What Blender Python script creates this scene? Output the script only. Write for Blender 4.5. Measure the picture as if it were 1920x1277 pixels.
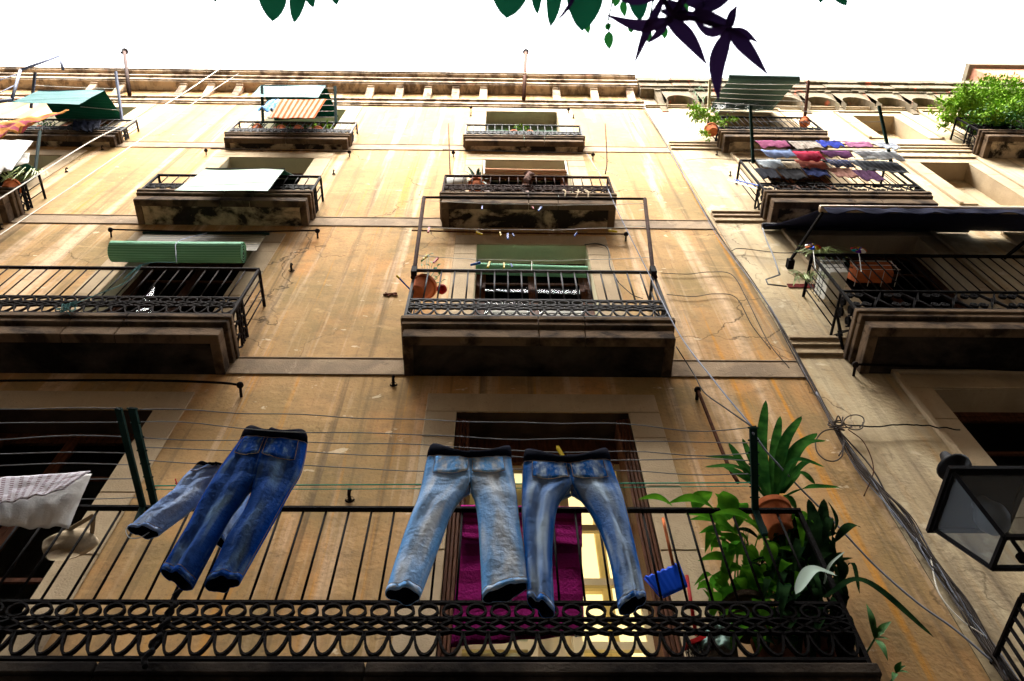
import bpy, math, random
from mathutils import Vector, Matrix, noise
from math import radians, sin, cos, pi, hypot
S = bpy.context.scene
for o in list(bpy.data.objects): bpy.data.objects.remove(o)
# ------------------------------------------------------------------ camera
F = 1545.4; PITCH = radians(60.407); YAW = radians(1.697); ROLL = radians(1.0565)
CAMH = 1.6; D = 4.4                        # eye height; distance from the facade (plane y = 0)
fw = Vector((sin(YAW)*cos(PITCH), cos(YAW)*cos(PITCH), sin(PITCH)))
_r = Vector((cos(YAW), -sin(YAW), 0)); _d = fw.cross(_r)
RT = cos(ROLL)*_r + sin(ROLL)*_d; DN = -sin(ROLL)*_r + cos(ROLL)*_d
CAM = Vector((0, -D, CAMH))
cd = bpy.data.cameras.new('camera'); cam = bpy.data.objects.new('camera', cd); S.collection.objects.link(cam)
cd.sensor_width = 36; cd.lens = F/1920*36; cd.clip_end = 500; cd.clip_start = 0.05; cd.dof.use_dof = True; cd.dof.focus_distance = 8.5; cd.dof.aperture_fstop = 5.6
m = Matrix((RT, -DN, -fw)).transposed().to_4x4(); m.translation = CAM; cam.matrix_world = m
S.camera = cam
def at(px, py, out=0.):                    # the point where a line of sight meets the plane `out` metres in front of the facade
    v = fw*F + RT*(px-960) + DN*(py-638.5)
    return CAM + v*((D-out)/v.y)
def ray(px, py, dist):
    v = (fw*F + RT*(px-960) + DN*(py-638.5)).normalized()
    return CAM + v*dist
# ------------------------------------------------------------------ light
SUN_EL, SUN_AZ = radians(58), radians(192)   # azimuth clockwise from +y
w = bpy.data.worlds.new('World'); S.world = w; w.use_nodes = True
nt = w.node_tree; bg = nt.nodes['Background']
sky = nt.nodes.new('ShaderNodeTexSky'); sky.sky_type = 'NISHITA'; sky.sun_disc = False
sky.sun_elevation = SUN_EL; sky.sun_rotation = SUN_AZ; sky.dust_density = 5; sky.air_density = 1.2; sky.ozone_density = 1
hs = nt.nodes.new('ShaderNodeHueSaturation'); hs.inputs['Saturation'].default_value = 0.25
nt.links.new(sky.outputs[0], hs.inputs['Color']); nt.links.new(hs.outputs[0], bg.inputs[0]); bg.inputs[1].default_value = 0.15
sl = bpy.data.lights.new('sun', 'SUN'); sl.energy = 2.0; sl.angle = radians(40); sl.color = (1, .95, .86)
so = bpy.data.objects.new('sun', sl); S.collection.objects.link(so)
sd = Vector((sin(SUN_AZ)*cos(SUN_EL), cos(SUN_AZ)*cos(SUN_EL), sin(SUN_EL)))
so.rotation_euler = sd.to_track_quat('Z', 'Y').to_euler(); so.location = (0, -10, 40)
S.view_settings.view_transform = 'Standard'; S.view_settings.look = 'None'
S.view_settings.exposure = 3.42; S.view_settings.gamma = 1
S.cycles.max_bounces = 8; S.cycles.diffuse_bounces = 4
# ------------------------------------------------------------------ materials
def mat(name, col, rough=.8, metal=0., bump=0., bscale=30., var=.0, vscale=6., spec=.02, stretch=(1,1,1)):
    m = bpy.data.materials.new(name); m.use_nodes = True; n = m.node_tree.nodes; L = m.node_tree.links
    b = n['Principled BSDF']; b.inputs['Roughness'].default_value = rough; b.inputs['Metallic'].default_value = metal
    b.inputs['Specular IOR Level'].default_value = spec
    c = (*col, 1); b.inputs['Base Color'].default_value = c
    g = n.new('ShaderNodeNewGeometry'); mp = n.new('ShaderNodeMapping'); mp.inputs['Scale'].default_value = stretch
    L.new(g.outputs['Position'], mp.inputs[0])
    if var:
        t = n.new('ShaderNodeTexNoise'); t.inputs['Scale'].default_value = vscale; t.inputs['Detail'].default_value = 6
        L.new(mp.outputs[0], t.inputs['Vector'])
        r = n.new('ShaderNodeValToRGB'); r.color_ramp.elements[0].position = .3; r.color_ramp.elements[1].position = .7
        r.color_ramp.elements[0].color = (*[x*(1-var) for x in col], 1)
        r.color_ramp.elements[1].color = (*[min(1, x*(1+var)) for x in col], 1)
        L.new(t.outputs[0], r.inputs[0]); L.new(r.outputs[0], b.inputs['Base Color'])
    if bump:
        t = n.new('ShaderNodeTexNoise'); t.inputs['Scale'].default_value = bscale; t.inputs['Detail'].default_value = 5
        L.new(mp.outputs[0], t.inputs['Vector'])
        bb = n.new('ShaderNodeBump'); bb.inputs['Strength'].default_value = bump; bb.inputs['Distance'].default_value = .02
        L.new(t.outputs[0], bb.inputs['Height']); L.new(bb.outputs[0], b.inputs['Normal'])
    return m
def N(m, kind, **kw):
    x = m.node_tree.nodes.new(kind)
    for k, v in kw.items(): setattr(x, k, v)
    return x
def layered(name, base, layers, rough=.9, bump=.25, bscale=25, cracks=False):
    """plaster or stone: noise layers (colour, stretch, scale, lo, hi, strength[, detail]) mixed over a base colour"""
    m = bpy.data.materials.new(name); m.use_nodes = True; n = m.node_tree.nodes; L = m.node_tree.links
    b = n['Principled BSDF']; b.inputs['Roughness'].default_value = rough; b.inputs['Specular IOR Level'].default_value = .03
    g = n.new('ShaderNodeNewGeometry'); cur = None
    for i, (col, st, sc, lo, hi, k) in enumerate(layers):
        mp = n.new('ShaderNodeMapping'); mp.inputs['Scale'].default_value = st; mp.inputs['Location'].default_value = (i*7.3, i*3.1, i*5.7)
        L.new(g.outputs['Position'], mp.inputs[0])
        t = n.new('ShaderNodeTexNoise'); t.inputs['Scale'].default_value = sc; t.inputs['Detail'].default_value = 7
        t.inputs['Roughness'].default_value = .6; t.inputs['Distortion'].default_value = .3
        L.new(mp.outputs[0], t.inputs['Vector'])
        r = n.new('ShaderNodeMapRange'); r.inputs[1].default_value = lo; r.inputs[2].default_value = hi; r.inputs[4].default_value = k
        L.new(t.outputs[0], r.inputs[0])
        x = n.new('ShaderNodeMix'); x.data_type = 'RGBA'
        L.new(r.outputs[0], x.inputs[0])
        if cur is None: x.inputs[6].default_value = (*base, 1)
        else: L.new(cur, x.inputs[6])
        x.inputs[7].default_value = (*col, 1); cur = x.outputs[2]
    if cracks:
        t = n.new('ShaderNodeTexNoise'); t.inputs['Scale'].default_value = 1.7; t.inputs['Detail'].default_value = 6; L.new(g.outputs['Position'], t.inputs['Vector'])
        va = n.new('ShaderNodeVectorMath'); va.operation = 'MULTIPLY_ADD'; va.inputs[1].default_value = (.9, .9, .9); L.new(t.outputs[1], va.inputs[0]); L.new(g.outputs['Position'], va.inputs[2])
        vo = n.new('ShaderNodeTexVoronoi'); vo.feature = 'DISTANCE_TO_EDGE'; vo.inputs['Scale'].default_value = .45; L.new(va.outputs[0], vo.inputs['Vector'])
        r = n.new('ShaderNodeMapRange'); r.inputs[1].default_value = .006; r.inputs[2].default_value = .0015; L.new(vo.outputs[0], r.inputs[0])
        t3 = n.new('ShaderNodeTexNoise'); t3.inputs['Scale'].default_value = .9; L.new(g.outputs['Position'], t3.inputs['Vector'])
        r3 = n.new('ShaderNodeMapRange'); r3.inputs[1].default_value = .47; r3.inputs[2].default_value = .6; r3.inputs[4].default_value = .75; L.new(t3.outputs[0], r3.inputs[0])
        mm = n.new('ShaderNodeMath'); mm.operation = 'MULTIPLY'; L.new(r.outputs[0], mm.inputs[0]); L.new(r3.outputs[0], mm.inputs[1])
        x = n.new('ShaderNodeMix'); x.data_type = 'RGBA'; L.new(mm.outputs[0], x.inputs[0]); L.new(cur, x.inputs[6]); x.inputs[7].default_value = (.05, .035, .02, 1); cur = x.outputs[2]
    L.new(cur, b.inputs['Base Color'])
    t = n.new('ShaderNodeTexNoise'); t.inputs['Scale'].default_value = bscale; t.inputs['Detail'].default_value = 8
    L.new(g.outputs['Position'], t.inputs['Vector'])
    t2 = n.new('ShaderNodeTexNoise'); t2.inputs['Scale'].default_value = 3; t2.inputs['Detail'].default_value = 3
    L.new(g.outputs['Position'], t2.inputs['Vector'])
    ad = n.new('ShaderNodeMath'); ad.operation = 'ADD'; L.new(t.outputs[0], ad.inputs[0]); L.new(t2.outputs[0], ad.inputs[1])
    bb = n.new('ShaderNodeBump'); bb.inputs['Strength'].default_value = bump; bb.inputs['Distance'].default_value = .03
    L.new(ad.outputs[0], bb.inputs['Height']); L.new(bb.outputs[0], b.inputs['Normal'])
    return m
M = {}
M['ochre'] = layered('ochre_plaster', (.43, .265, .12), [
    ((.25, .18, .08), (1, 1, .7), .9, .40, .62, .85),
    ((.54, .27, .10), (1, 1, .6), 1.1, .52, .70, .75),
    ((.65, .47, .31), (2.6, 1, .12), 1.3, .52, .66, .85),
    ((.56, .25, .035), (5, 1, .09), 1.5, .58, .68, .85),
    ((.11, .08, .05), (4.5, 1, .11), 1.4, .56, .70, .75),
    ((.20, .145, .08), (1, 1, 1.4), 5, .48, .70, .55),
    ((.55, .36, .17), (1, 1, 2.2), 3.1, .60, .72, .5),
    ((.14, .10, .06), (1, 1, 1), 34, .56, .70, .5),
    ((.66, .55, .38), (1, 1, 1.8), 3.3, .665, .69, .7)], bump=.22, cracks=True)
M['beige'] = layered('beige_plaster', (.42, .33, .20), [
    ((.30, .25, .18), (1, 1, 1), .9, .45, .65, .7),
    ((.55, .46, .30), (1.5, 1, .5), 1.6, .46, .64, .8),
    ((.13, .10, .07), (6, 1, .2), 1.2, .52, .74, .8),
    ((.46, .27, .10), (3, 1, .25), 1.6, .55, .74, .7),
    ((.12, .10, .07), (1, 1, 1.3), 6, .58, .72, .55),
    ((.16, .13, .09), (1, 1, 1), 34, .58, .72, .45),
    ((.66, .58, .42), (1, 1, 1.5), 2.5, .60, .66, .5)], cracks=True)
M['stone'] = layered('surround_stone', (.40, .31, .20), [
    ((.30, .23, .145), (1, 1, 1), 1.2, .45, .6, .7),
    ((.46, .36, .23), (5, 1, .6), 2, .55, .7, .6),
    ((.2, .15, .1), (1, 1, 1), 30, .58, .72, .5)], bscale=60)
M['ledge'] = layered('ledge_stone', (.33, .245, .16), [
    ((.20, .15, .105), (1, 1, 1), 2, .45, .6, .8),
    ((.45, .36, .25), (2, 1, 1), 4, .6, .7, .6),
    ((.07, .055, .045), (2, 2, 4), 3, .6, .75, .7)], bscale=60)
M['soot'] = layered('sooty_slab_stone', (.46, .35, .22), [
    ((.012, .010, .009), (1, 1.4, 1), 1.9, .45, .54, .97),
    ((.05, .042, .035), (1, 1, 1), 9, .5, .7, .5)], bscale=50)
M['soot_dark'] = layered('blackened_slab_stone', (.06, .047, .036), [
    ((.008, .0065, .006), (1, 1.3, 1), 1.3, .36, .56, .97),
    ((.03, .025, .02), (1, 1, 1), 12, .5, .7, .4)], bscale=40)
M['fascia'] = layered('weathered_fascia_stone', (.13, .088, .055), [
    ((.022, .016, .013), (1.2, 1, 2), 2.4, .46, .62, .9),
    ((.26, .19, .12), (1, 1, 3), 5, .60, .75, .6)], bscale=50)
M['cornice'] = layered('cornice_stone', (.46, .35, .24), [
    ((.10, .07, .05), (1.5, 1, .8), 2.2, .46, .58, .9),
    ((.6, .45, .3), (2, 1, 4), 3, .5, .7, .6),
    ((.42, .15, .08), (1, 1, 1), 1.7, .62, .7, .55),
    ((.08, .07, .05), (1, 1, 1), 12, .62, .7, .6)])
M['cornice_old'] = layered('crumbling_cornice_stone', (.15, .12, .08), [
    ((.09, .075, .05), (1.5, 1, .8), 2.5, .48, .62, .85),
    ((.52, .13, .07), (3, 1, 1), 2.0, .62, .68, .8),
    ((.28, .24, .18), (1, 1, 1), 4, .6, .7, .6),
    ((.16, .17, .07), (2, 1, .6), 2, .6, .7, .6)])
M['iron'] = mat('rusty_iron', (.014, .010, .009), .75, 0, .3, 80, .5, 14)
M['iron_dark'] = mat('black_iron', (.0055, .0045, .0045), .7, 0, .3, 60, .4, 10)
M['iron_grey'] = mat('grey_painted_iron', (.045, .045, .048), .6, 0, .1, 80, .25, 8)
M['iron_red'] = mat('rust_brown_iron', (.03, .014, .010), .8, 0, .3, 80, .5, 14)
M['rust'] = mat('rusty_rod', (.06, .022, .011), .8, 0, .2, 80, .4, 20)
M['green_metal'] = mat('dark_green_metal', (.010, .028, .024), .6, 0, 0, 10, .2, 9)
M['grey_metal'] = mat('galvanised_metal', (.08, .09, .13), .6, 0, 0, 10, .2, 9)
M['wire'] = mat('steel_wire', (.17, .175, .18), .6, 0)
M['green_line'] = mat('green_plastic_line', (.04, .30, .20), .5)
M['line'] = mat('white_line', (.55, .54, .5), .7)
M['cable'] = mat('grey_cable', (.06, .05, .045), .7, 0, .1, 60, .5, 5)
M['cable_blue'] = mat('blue_grey_cable', (.20, .22, .27), .6)
M['cable_white'] = mat('white_cable', (.65, .62, .55), .6)
M['terracotta'] = mat('terracotta', (.42, .12, .045), .8, 0, .1, 40, .25, 12)
M['old_clay'] = mat('dark_old_clay', (.13, .05, .03), .9, 0, .2, 30, .5, 8)
M['soil'] = mat('soil', (.04, .028, .018), .95, 0, .6, 60)
M['leaf'] = mat('leaf', (.035, .13, .02), .6, 0, 0, 10, .45, 9, .1)
M['leaf_dark'] = mat('dark_leaf', (.014, .055, .016), .6, 0, 0, 10, .5, 9, .05)
M['leaf_bright'] = mat('bright_leaf', (.13, .24, .02), .8, 0, 0, 10, .6, 4, .02)
M['leaf_pale'] = mat('variegated_leaf', (.26, .32, .12), .6, 0, 0, 10, .45, 30, .1)
M['leaf_silver'] = mat('silver_leaf', (.28, .36, .30), .45)
M['bark'] = mat('bark', (.16, .12, .085), .9, 0, .4, 40, .4, 20)
M['wood'] = mat('brown_window_wood', (.075, .03, .016), .5, 0, .2, 40, .4, 10, stretch=(4, 4, .6))
M['cream_wood'] = mat('cream_window_wood', (.60, .48, .27), .5, 0, .1, 20, .12, 4)
M['white'] = mat('white_paint', (.72, .72, .68), .6, 0, .05, 20, .08, 5)
M['old_white'] = mat('old_white_paint', (.34, .34, .31), .8, 0, .1, 20, .15, 8)
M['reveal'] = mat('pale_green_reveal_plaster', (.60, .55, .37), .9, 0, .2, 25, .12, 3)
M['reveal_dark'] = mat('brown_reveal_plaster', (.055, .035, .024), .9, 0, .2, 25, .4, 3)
M['shutter_green'] = mat('pale_green_shutter', (.16,.26,.19), .7, 0, .1, 20, .15, 4)
M['opp_plaster'] = mat('brown_plaster', (.17, .125, .08), .9, 0, .2, 25, .2, 2)
M['dark'] = mat('dark_room', (.02, .018, .016), .9)
M['black'] = mat('black_plastic', (.01, .01, .011), .4)
M['blue'] = mat('blue_plastic', (.01, .09, .75), .4)
M['red'] = mat('red_plastic', (.34, .012, .012), .4)
M['yellow'] = mat('yellow_plastic', (.42, .30, .01), .4)
M['peg_blue'] = mat('blue_peg_plastic', (.01, .06, .32), .4)
M['teal'] = mat('teal_plastic', (.01, .16, .18), .4)
M['purple'] = mat('purple_plastic', (.07, .012, .18), .4)
M['asphalt'] = mat('asphalt', (.05, .05, .05), .95, 0, .3, 40, .2, 3)
M['paving'] = mat('paving_stone', (.16, .145, .125), .9, 0, .3, 12, .2, 3)
def glass(name, tint=(.9, .95, .95)):
    m = bpy.data.materials.new(name); m.use_nodes = True; n = m.node_tree.nodes; L = m.node_tree.links
    n.remove(n['Principled BSDF']); tr = n.new('ShaderNodeBsdfTransparent'); tr.inputs[0].default_value = (*tint, 1)
    gl = n.new('ShaderNodeBsdfGlossy'); gl.inputs['Roughness'].default_value = .03
    lw = n.new('ShaderNodeLayerWeight'); lw.inputs[0].default_value = .5; pw = n.new('ShaderNodeMath'); pw.operation = 'POWER'; pw.inputs[1].default_value = 4; L.new(lw.outputs['Facing'], pw.inputs[0])
    fr = n.new('ShaderNodeMath'); fr.operation = 'MULTIPLY_ADD'; fr.inputs[1].default_value = .025; fr.inputs[2].default_value = .003; L.new(pw.outputs[0], fr.inputs[0]); mx = n.new('ShaderNodeMixShader')
    L.new(fr.outputs[0], mx.inputs[0]); L.new(tr.outputs[0], mx.inputs[1]); L.new(gl.outputs[0], mx.inputs[2])
    L.new(mx.outputs[0], n['Material Output'].inputs[0]); return m
M['glass'] = glass('window_glass'); M['glass_smoky'] = glass('lantern_glass', (.72, .76, .8))
def milky(m, k=.3, col=(.30, .34, .38)):
    n = m.node_tree.nodes; L = m.node_tree.links; out = n['Material Output']; prev = out.inputs[0].links[0].from_socket
    d = n.new('ShaderNodeBsdfDiffuse'); d.inputs[0].default_value = (*col, 1); x = n.new('ShaderNodeMixShader'); x.inputs[0].default_value = k
    L.new(prev, x.inputs[1]); L.new(d.outputs[0], x.inputs[2]); L.new(x.outputs[0], out.inputs[0])
milky(M['glass_smoky'], .30)
def leafmat(name, col, trans=.35):
    m = bpy.data.materials.new(name); m.use_nodes = True; n = m.node_tree.nodes; L = m.node_tree.links
    b = n['Principled BSDF']; b.inputs['Base Color'].default_value = (*col, 1); b.inputs['Roughness'].default_value = .5; b.inputs['Specular IOR Level'].default_value = 0
    gg = n.new('ShaderNodeNewGeometry'); tn = n.new('ShaderNodeTexNoise'); tn.inputs['Scale'].default_value = 9; L.new(gg.outputs['Position'], tn.inputs[0])
    rr = n.new('ShaderNodeValToRGB'); rr.color_ramp.elements[0].position = .35; rr.color_ramp.elements[1].position = .68; rr.color_ramp.elements[0].color = (*[c*.45 for c in col], 1); rr.color_ramp.elements[1].color = (min(1, col[0]*2.2), min(1, col[1]*1.5), col[2]*1.2, 1)
    L.new(tn.outputs[0], rr.inputs[0]); L.new(rr.outputs[0], b.inputs['Base Color'])
    t = n.new('ShaderNodeBsdfTranslucent'); t.inputs[0].default_value = (*[min(1, c*1.3) for c in col], 1)
    mx = n.new('ShaderNodeMixShader'); mx.inputs[0].default_value = trans
    L.new(b.outputs[0], mx.inputs[1]); L.new(t.outputs[0], mx.inputs[2]); L.new(mx.outputs[0], n['Material Output'].inputs[0]); return m
M['hoya'] = leafmat('hanging_green_leaf', (.006, .075, .035), .4)
M['hoya_light'] = leafmat('small_green_leaf', (.02, .16, .03), .4)
M['purple_leaf'] = leafmat('hanging_purple_leaf', (.020, .010, .045), .25)
def glow_mat(name, col, e):
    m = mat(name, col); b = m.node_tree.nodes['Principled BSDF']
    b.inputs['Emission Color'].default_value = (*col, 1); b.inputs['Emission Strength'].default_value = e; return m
M['glow_room'] = glow_mat('lamplit_room', (.80, .68, .42), .10)  # added glow standing in for the opposite facade mirrored in the door glass
def weave(name, c1, c2, axis='x', freq=60, rough=.85, fade=None, fscale=3, lo=.45, hi=.6, bump=.3, wsc=60, fst=(2.2, 1, 1), legwear=0.):
    """cloth: UV based bands of two colours (freq 0 = none) with an optional worn colour in noise patches"""
    m = bpy.data.materials.new(name); m.use_nodes = True; n = m.node_tree.nodes; L = m.node_tree.links
    b = n['Principled BSDF']; b.inputs['Roughness'].default_value = rough; b.inputs['Specular IOR Level'].default_value = .01
    uv = n.new('ShaderNodeUVMap'); cur = None
    def band(ax):
        s = n.new('ShaderNodeSeparateXYZ'); L.new(uv.outputs[0], s.inputs[0])
        a = n.new('ShaderNodeMath'); a.operation = 'MULTIPLY'; a.inputs[1].default_value = freq; L.new(s.outputs[ax], a.inputs[0])
        f = n.new('ShaderNodeMath'); f.operation = 'FRACT'; L.new(a.outputs[0], f.inputs[0])
        g = n.new('ShaderNodeMath'); g.operation = 'GREATER_THAN'; g.inputs[1].default_value = .55; L.new(f.outputs[0], g.inputs[0]); return g.outputs[0]
    x = n.new('ShaderNodeMix'); x.data_type = 'RGBA'; x.inputs[6].default_value = (*c1, 1); x.inputs[7].default_value = (*c2, 1)
    if freq == 0: x.inputs[0].default_value = 0
    elif axis == 'check':
        mm = n.new('ShaderNodeMath'); mm.operation = 'MULTIPLY'; L.new(band(0), mm.inputs[0]); L.new(band(1), mm.inputs[1]); L.new(mm.outputs[0], x.inputs[0])
    else: L.new(band(0 if axis == 'x' else 1), x.inputs[0])
    cur = x.outputs[2]
    if fade:
        t = n.new('ShaderNodeTexNoise'); t.inputs['Scale'].default_value = fscale; t.inputs['Detail'].default_value = 2 if legwear else 5
        mp = n.new('ShaderNodeMapping'); mp.inputs['Scale'].default_value = fst; L.new(uv.outputs[0], mp.inputs[0]); L.new(mp.outputs[0], t.inputs[0])
        r = n.new('ShaderNodeMapRange'); r.inputs[1].default_value = lo; r.inputs[2].default_value = hi; L.new(t.outputs[0], r.inputs[0])
        fo = r.outputs[0]
        if legwear:                          # jeans wear palest down the middle of each leg
            sp = n.new('ShaderNodeSeparateXYZ'); L.new(uv.outputs[0], sp.inputs[0])
            a1 = n.new('ShaderNodeMath'); a1.operation = 'MULTIPLY'; a1.inputs[1].default_value = 2*pi; L.new(sp.outputs[0], a1.inputs[0])
            a2 = n.new('ShaderNodeMath'); a2.operation = 'SINE'; L.new(a1.outputs[0], a2.inputs[0]); a3 = n.new('ShaderNodeMath'); a3.operation = 'ABSOLUTE'; L.new(a2.outputs[0], a3.inputs[0])
            a4 = n.new('ShaderNodeMath'); a4.operation = 'MULTIPLY_ADD'; a4.inputs[1].default_value = legwear; a4.inputs[2].default_value = -legwear*.55; L.new(a3.outputs[0], a4.inputs[0])
            a5 = n.new('ShaderNodeMath'); a5.operation = 'ADD'; a5.use_clamp = True; L.new(a4.outputs[0], a5.inputs[0]); L.new(r.outputs[0], a5.inputs[1]); fo = a5.outputs[0]
        y = n.new('ShaderNodeMix'); y.data_type = 'RGBA'; L.new(fo, y.inputs[0]); L.new(cur, y.inputs[6]); y.inputs[7].default_value = (*fade, 1); cur = y.outputs[2]
    L.new(cur, b.inputs['Base Color'])
    g = n.new('ShaderNodeNewGeometry'); t = n.new('ShaderNodeTexNoise'); t.inputs['Scale'].default_value = wsc; t.inputs['Detail'].default_value = 6; L.new(g.outputs[0], t.inputs[0])
    bb = n.new('ShaderNodeBump'); bb.inputs['Strength'].default_value = bump; bb.inputs['Distance'].default_value = .01; L.new(t.outputs[0], bb.inputs['Height']); L.new(bb.outputs[0], b.inputs['Normal'])
    return m
def denim(name, base, worn, lo, hi):
    m = weave(name, base, base, freq=0, fade=worn, fscale=2.2, lo=lo, hi=hi, bump=.75, wsc=42, fst=(3.2, 1.2, 1), legwear=.75 if name != 'dark_denim' else .4); return m
# ------------------------------------------------------------------ mesh helpers
COL = S.collection
WO = {}                                     # world origin of every linked object
class MB:
    def __init__(s): s.v = []; s.f = []; s.uv = {}
    def add(s, vs, fs):
        b = len(s.v); s.v += [Vector(v) for v in vs]; s.f += [tuple(b+i for i in f) for f in fs]; return b
    def box(s, x0, x1, y0, y1, z0, z1):
        s.add([(x0,y0,z0),(x1,y0,z0),(x1,y1,z0),(x0,y1,z0),(x0,y0,z1),(x1,y0,z1),(x1,y1,z1),(x0,y1,z1)],
              [(0,3,2,1),(4,5,6,7),(0,1,5,4),(1,2,6,5),(2,3,7,6),(3,0,4,7)]); return s
    def beam(s, a, b, w, h=None, up=Vector((0,0,1))):
        a = Vector(a); b = Vector(b); h = h or w; d = (b-a).normalized()
        if abs(d.dot(up)) > .95: up = Vector((0,1,0))
        x = d.cross(up).normalized()*w/2; y = x.cross(d).normalized()*h/2
        s.add([a-x-y,a+x-y,a+x+y,a-x+y,b-x-y,b+x-y,b+x+y,b-x+y], [(0,3,2,1),(4,5,6,7),(0,1,5,4),(1,2,6,5),(2,3,7,6),(3,0,4,7)]); return s
    def tube(s, pts, r, n=6, closed=False, flat=None):
        pts = [Vector(p) for p in pts]; k = len(pts); b = len(s.v); rr = r if isinstance(r, (list, tuple)) else [r]*k
        prev = None
        for i, p in enumerate(pts):
            a = pts[(i-1) % k] if closed or i > 0 else p; c = pts[(i+1) % k] if closed or i < k-1 else p
            d = (c-a).normalized() if (c-a).length > 1e-9 else Vector((0,0,1))
            ref = Vector((0,1,0)) if flat else (prev or (Vector((0,1,0)) if abs(d.y) < .9 else Vector((1,0,0))))
            x = (ref - d*ref.dot(d)); x = x.normalized() if x.length > 1e-6 else d.orthogonal().normalized()
            y = d.cross(x); prev = None if flat else x
            for j in range(n):
                t = 2*pi*j/n + (pi/4 if n == 4 else 0)
                s.v.append(p + x*cos(t)*(flat if flat else rr[i]) + y*sin(t)*rr[i])
        for i in range(k if closed else k-1):
            for j in range(n):
                s.f.append((b+i*n+j, b+i*n+(j+1) % n, b+((i+1) % k)*n+(j+1) % n, b+((i+1) % k)*n+j))
        if not closed:
            s.f.append(tuple(b+j for j in reversed(range(n)))); s.f.append(tuple(b+(k-1)*n+j for j in range(n)))
        return s
    def lathe(s, c, prof, n=20, axis=Vector((0,0,1))):
        axis = Vector(axis).normalized(); x = axis.orthogonal().normalized(); y = axis.cross(x); b = len(s.v); c = Vector(c)
        for (r, h) in prof:
            for j in range(n):
                t = 2*pi*j/n; s.v.append(c + axis*h + x*cos(t)*max(r, 1e-4) + y*sin(t)*max(r, 1e-4))
        for i in range(len(prof)-1):
            for j in range(n): s.f.append((b+i*n+j, b+i*n+(j+1) % n, b+(i+1)*n+(j+1) % n, b+(i+1)*n+j))
        return s
    def grid(s, fn, nu, nv):
        b = len(s.v)
        for j in range(nv+1):
            for i in range(nu+1):
                s.uv[len(s.v)] = (i/nu, j/nv); s.v.append(Vector(fn(i/nu, j/nv)))
        for j in range(nv):
            for i in range(nu):
                a = b+j*(nu+1)+i; s.f.append((a, a+1, a+nu+2, a+nu+1))
        return s
    def build(s, name, material, parent=None, smooth=False, label=None, origin=None, weld=False):
        vs = s.v
        if origin is None:
            xs = [v.x for v in vs]; ys = [v.y for v in vs]; zs = [v.z for v in vs]
            origin = Vector(((min(xs)+max(xs))/2, (min(ys)+max(ys))/2, min(zs)))
        origin = Vector(origin)
        me = bpy.data.meshes.new(name); me.from_pydata([v-origin for v in vs], [], s.f)
        if s.uv:
            ul = me.uv_layers.new(name='UVMap')
            for lp in me.loops: ul.data[lp.index].uv = s.uv.get(lp.vertex_index, (0, 0))
        me.materials.append(material if not isinstance(material, str) else M[material])
        if smooth:
            for p in me.polygons: p.use_smooth = True
        me.update()
        o = bpy.data.objects.new(name, me); link(o, origin, parent)
        if label: o['label'] = label
        return o
def link(o, origin, parent=None):
    COL.objects.link(o); WO[o.name] = Vector(origin)
    if parent is not None: o.parent = parent; o.location = Vector(origin) - WO[parent.name]
    else: o.location = origin
    return o
def tag(o, label, cat, group=None):
    o['label'] = label; o['category'] = cat
    if group: o['group'] = group
    return o
def thing(name, loc, label, cat, group=None):
    o = bpy.data.objects.new(name, None); o.empty_display_size = .2; link(o, loc); return tag(o, label, cat, group)
def struct(o): o['kind'] = 'structure'; return o
def dup(o, origin, parent=None):
    c = o.copy(); return link(c, origin, parent)
def solid(o, t=.003, sub=0):
    a = o.modifiers.new('thickness', 'SOLIDIFY'); a.thickness = t; a.offset = 0
    if sub: b = o.modifiers.new('smooth', 'SUBSURF'); b.levels = sub; b.render_levels = sub
    return o
def bevel(o, wd=.01, seg=2):
    b = o.modifiers.new('bevel', 'BEVEL'); b.width = wd; b.segments = seg; b.limit_method = 'ANGLE'; return o
def rnd(seed): return random.Random(seed)
def nz(*a): return noise.noise(Vector(a))
def sag(a, b, s, n=14, wob=0., seed=0):
    a = Vector(a); b = Vector(b); out = []
    for i in range(n+1):
        t = i/n; p = a.lerp(b, t); p.z -= s*4*t*(1-t)
        if wob: p += Vector((0, nz(t*6, seed, 1)*wob, nz(t*6, seed, 5)*wob))
        out.append(p)
    return out
def catmull(P, n=8):
    P = [Vector(p) for p in P]; P = [P[0]*2-P[1]]+P+[P[-1]*2-P[-2]]; out = []
    for i in range(1, len(P)-2):
        for k in range(n):
            t = k/n; a, b, c, d = P[i-1:i+3]
            out.append(.5*((2*b)+(c-a)*t+(2*a-5*b+4*c-d)*t*t+(3*b-a-3*c+d)*t**3))
    out.append(P[-2]); return out
# ------------------------------------------------------------------ the setting
g = MB(); g.box(-60, 60, -60, 60, -.3, 0); struct(g.build('ground', 'asphalt'))
g = MB(); g.box(-30, 30, -1.0, -.002, .004, .12); bevel(struct(g.build('pavement', 'paving')), .02)
g = MB(); g.box(-30, 30, -6.8, -5.9, .004, .12); bevel(struct(g.build('pavement', 'paving')), .02)
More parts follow.
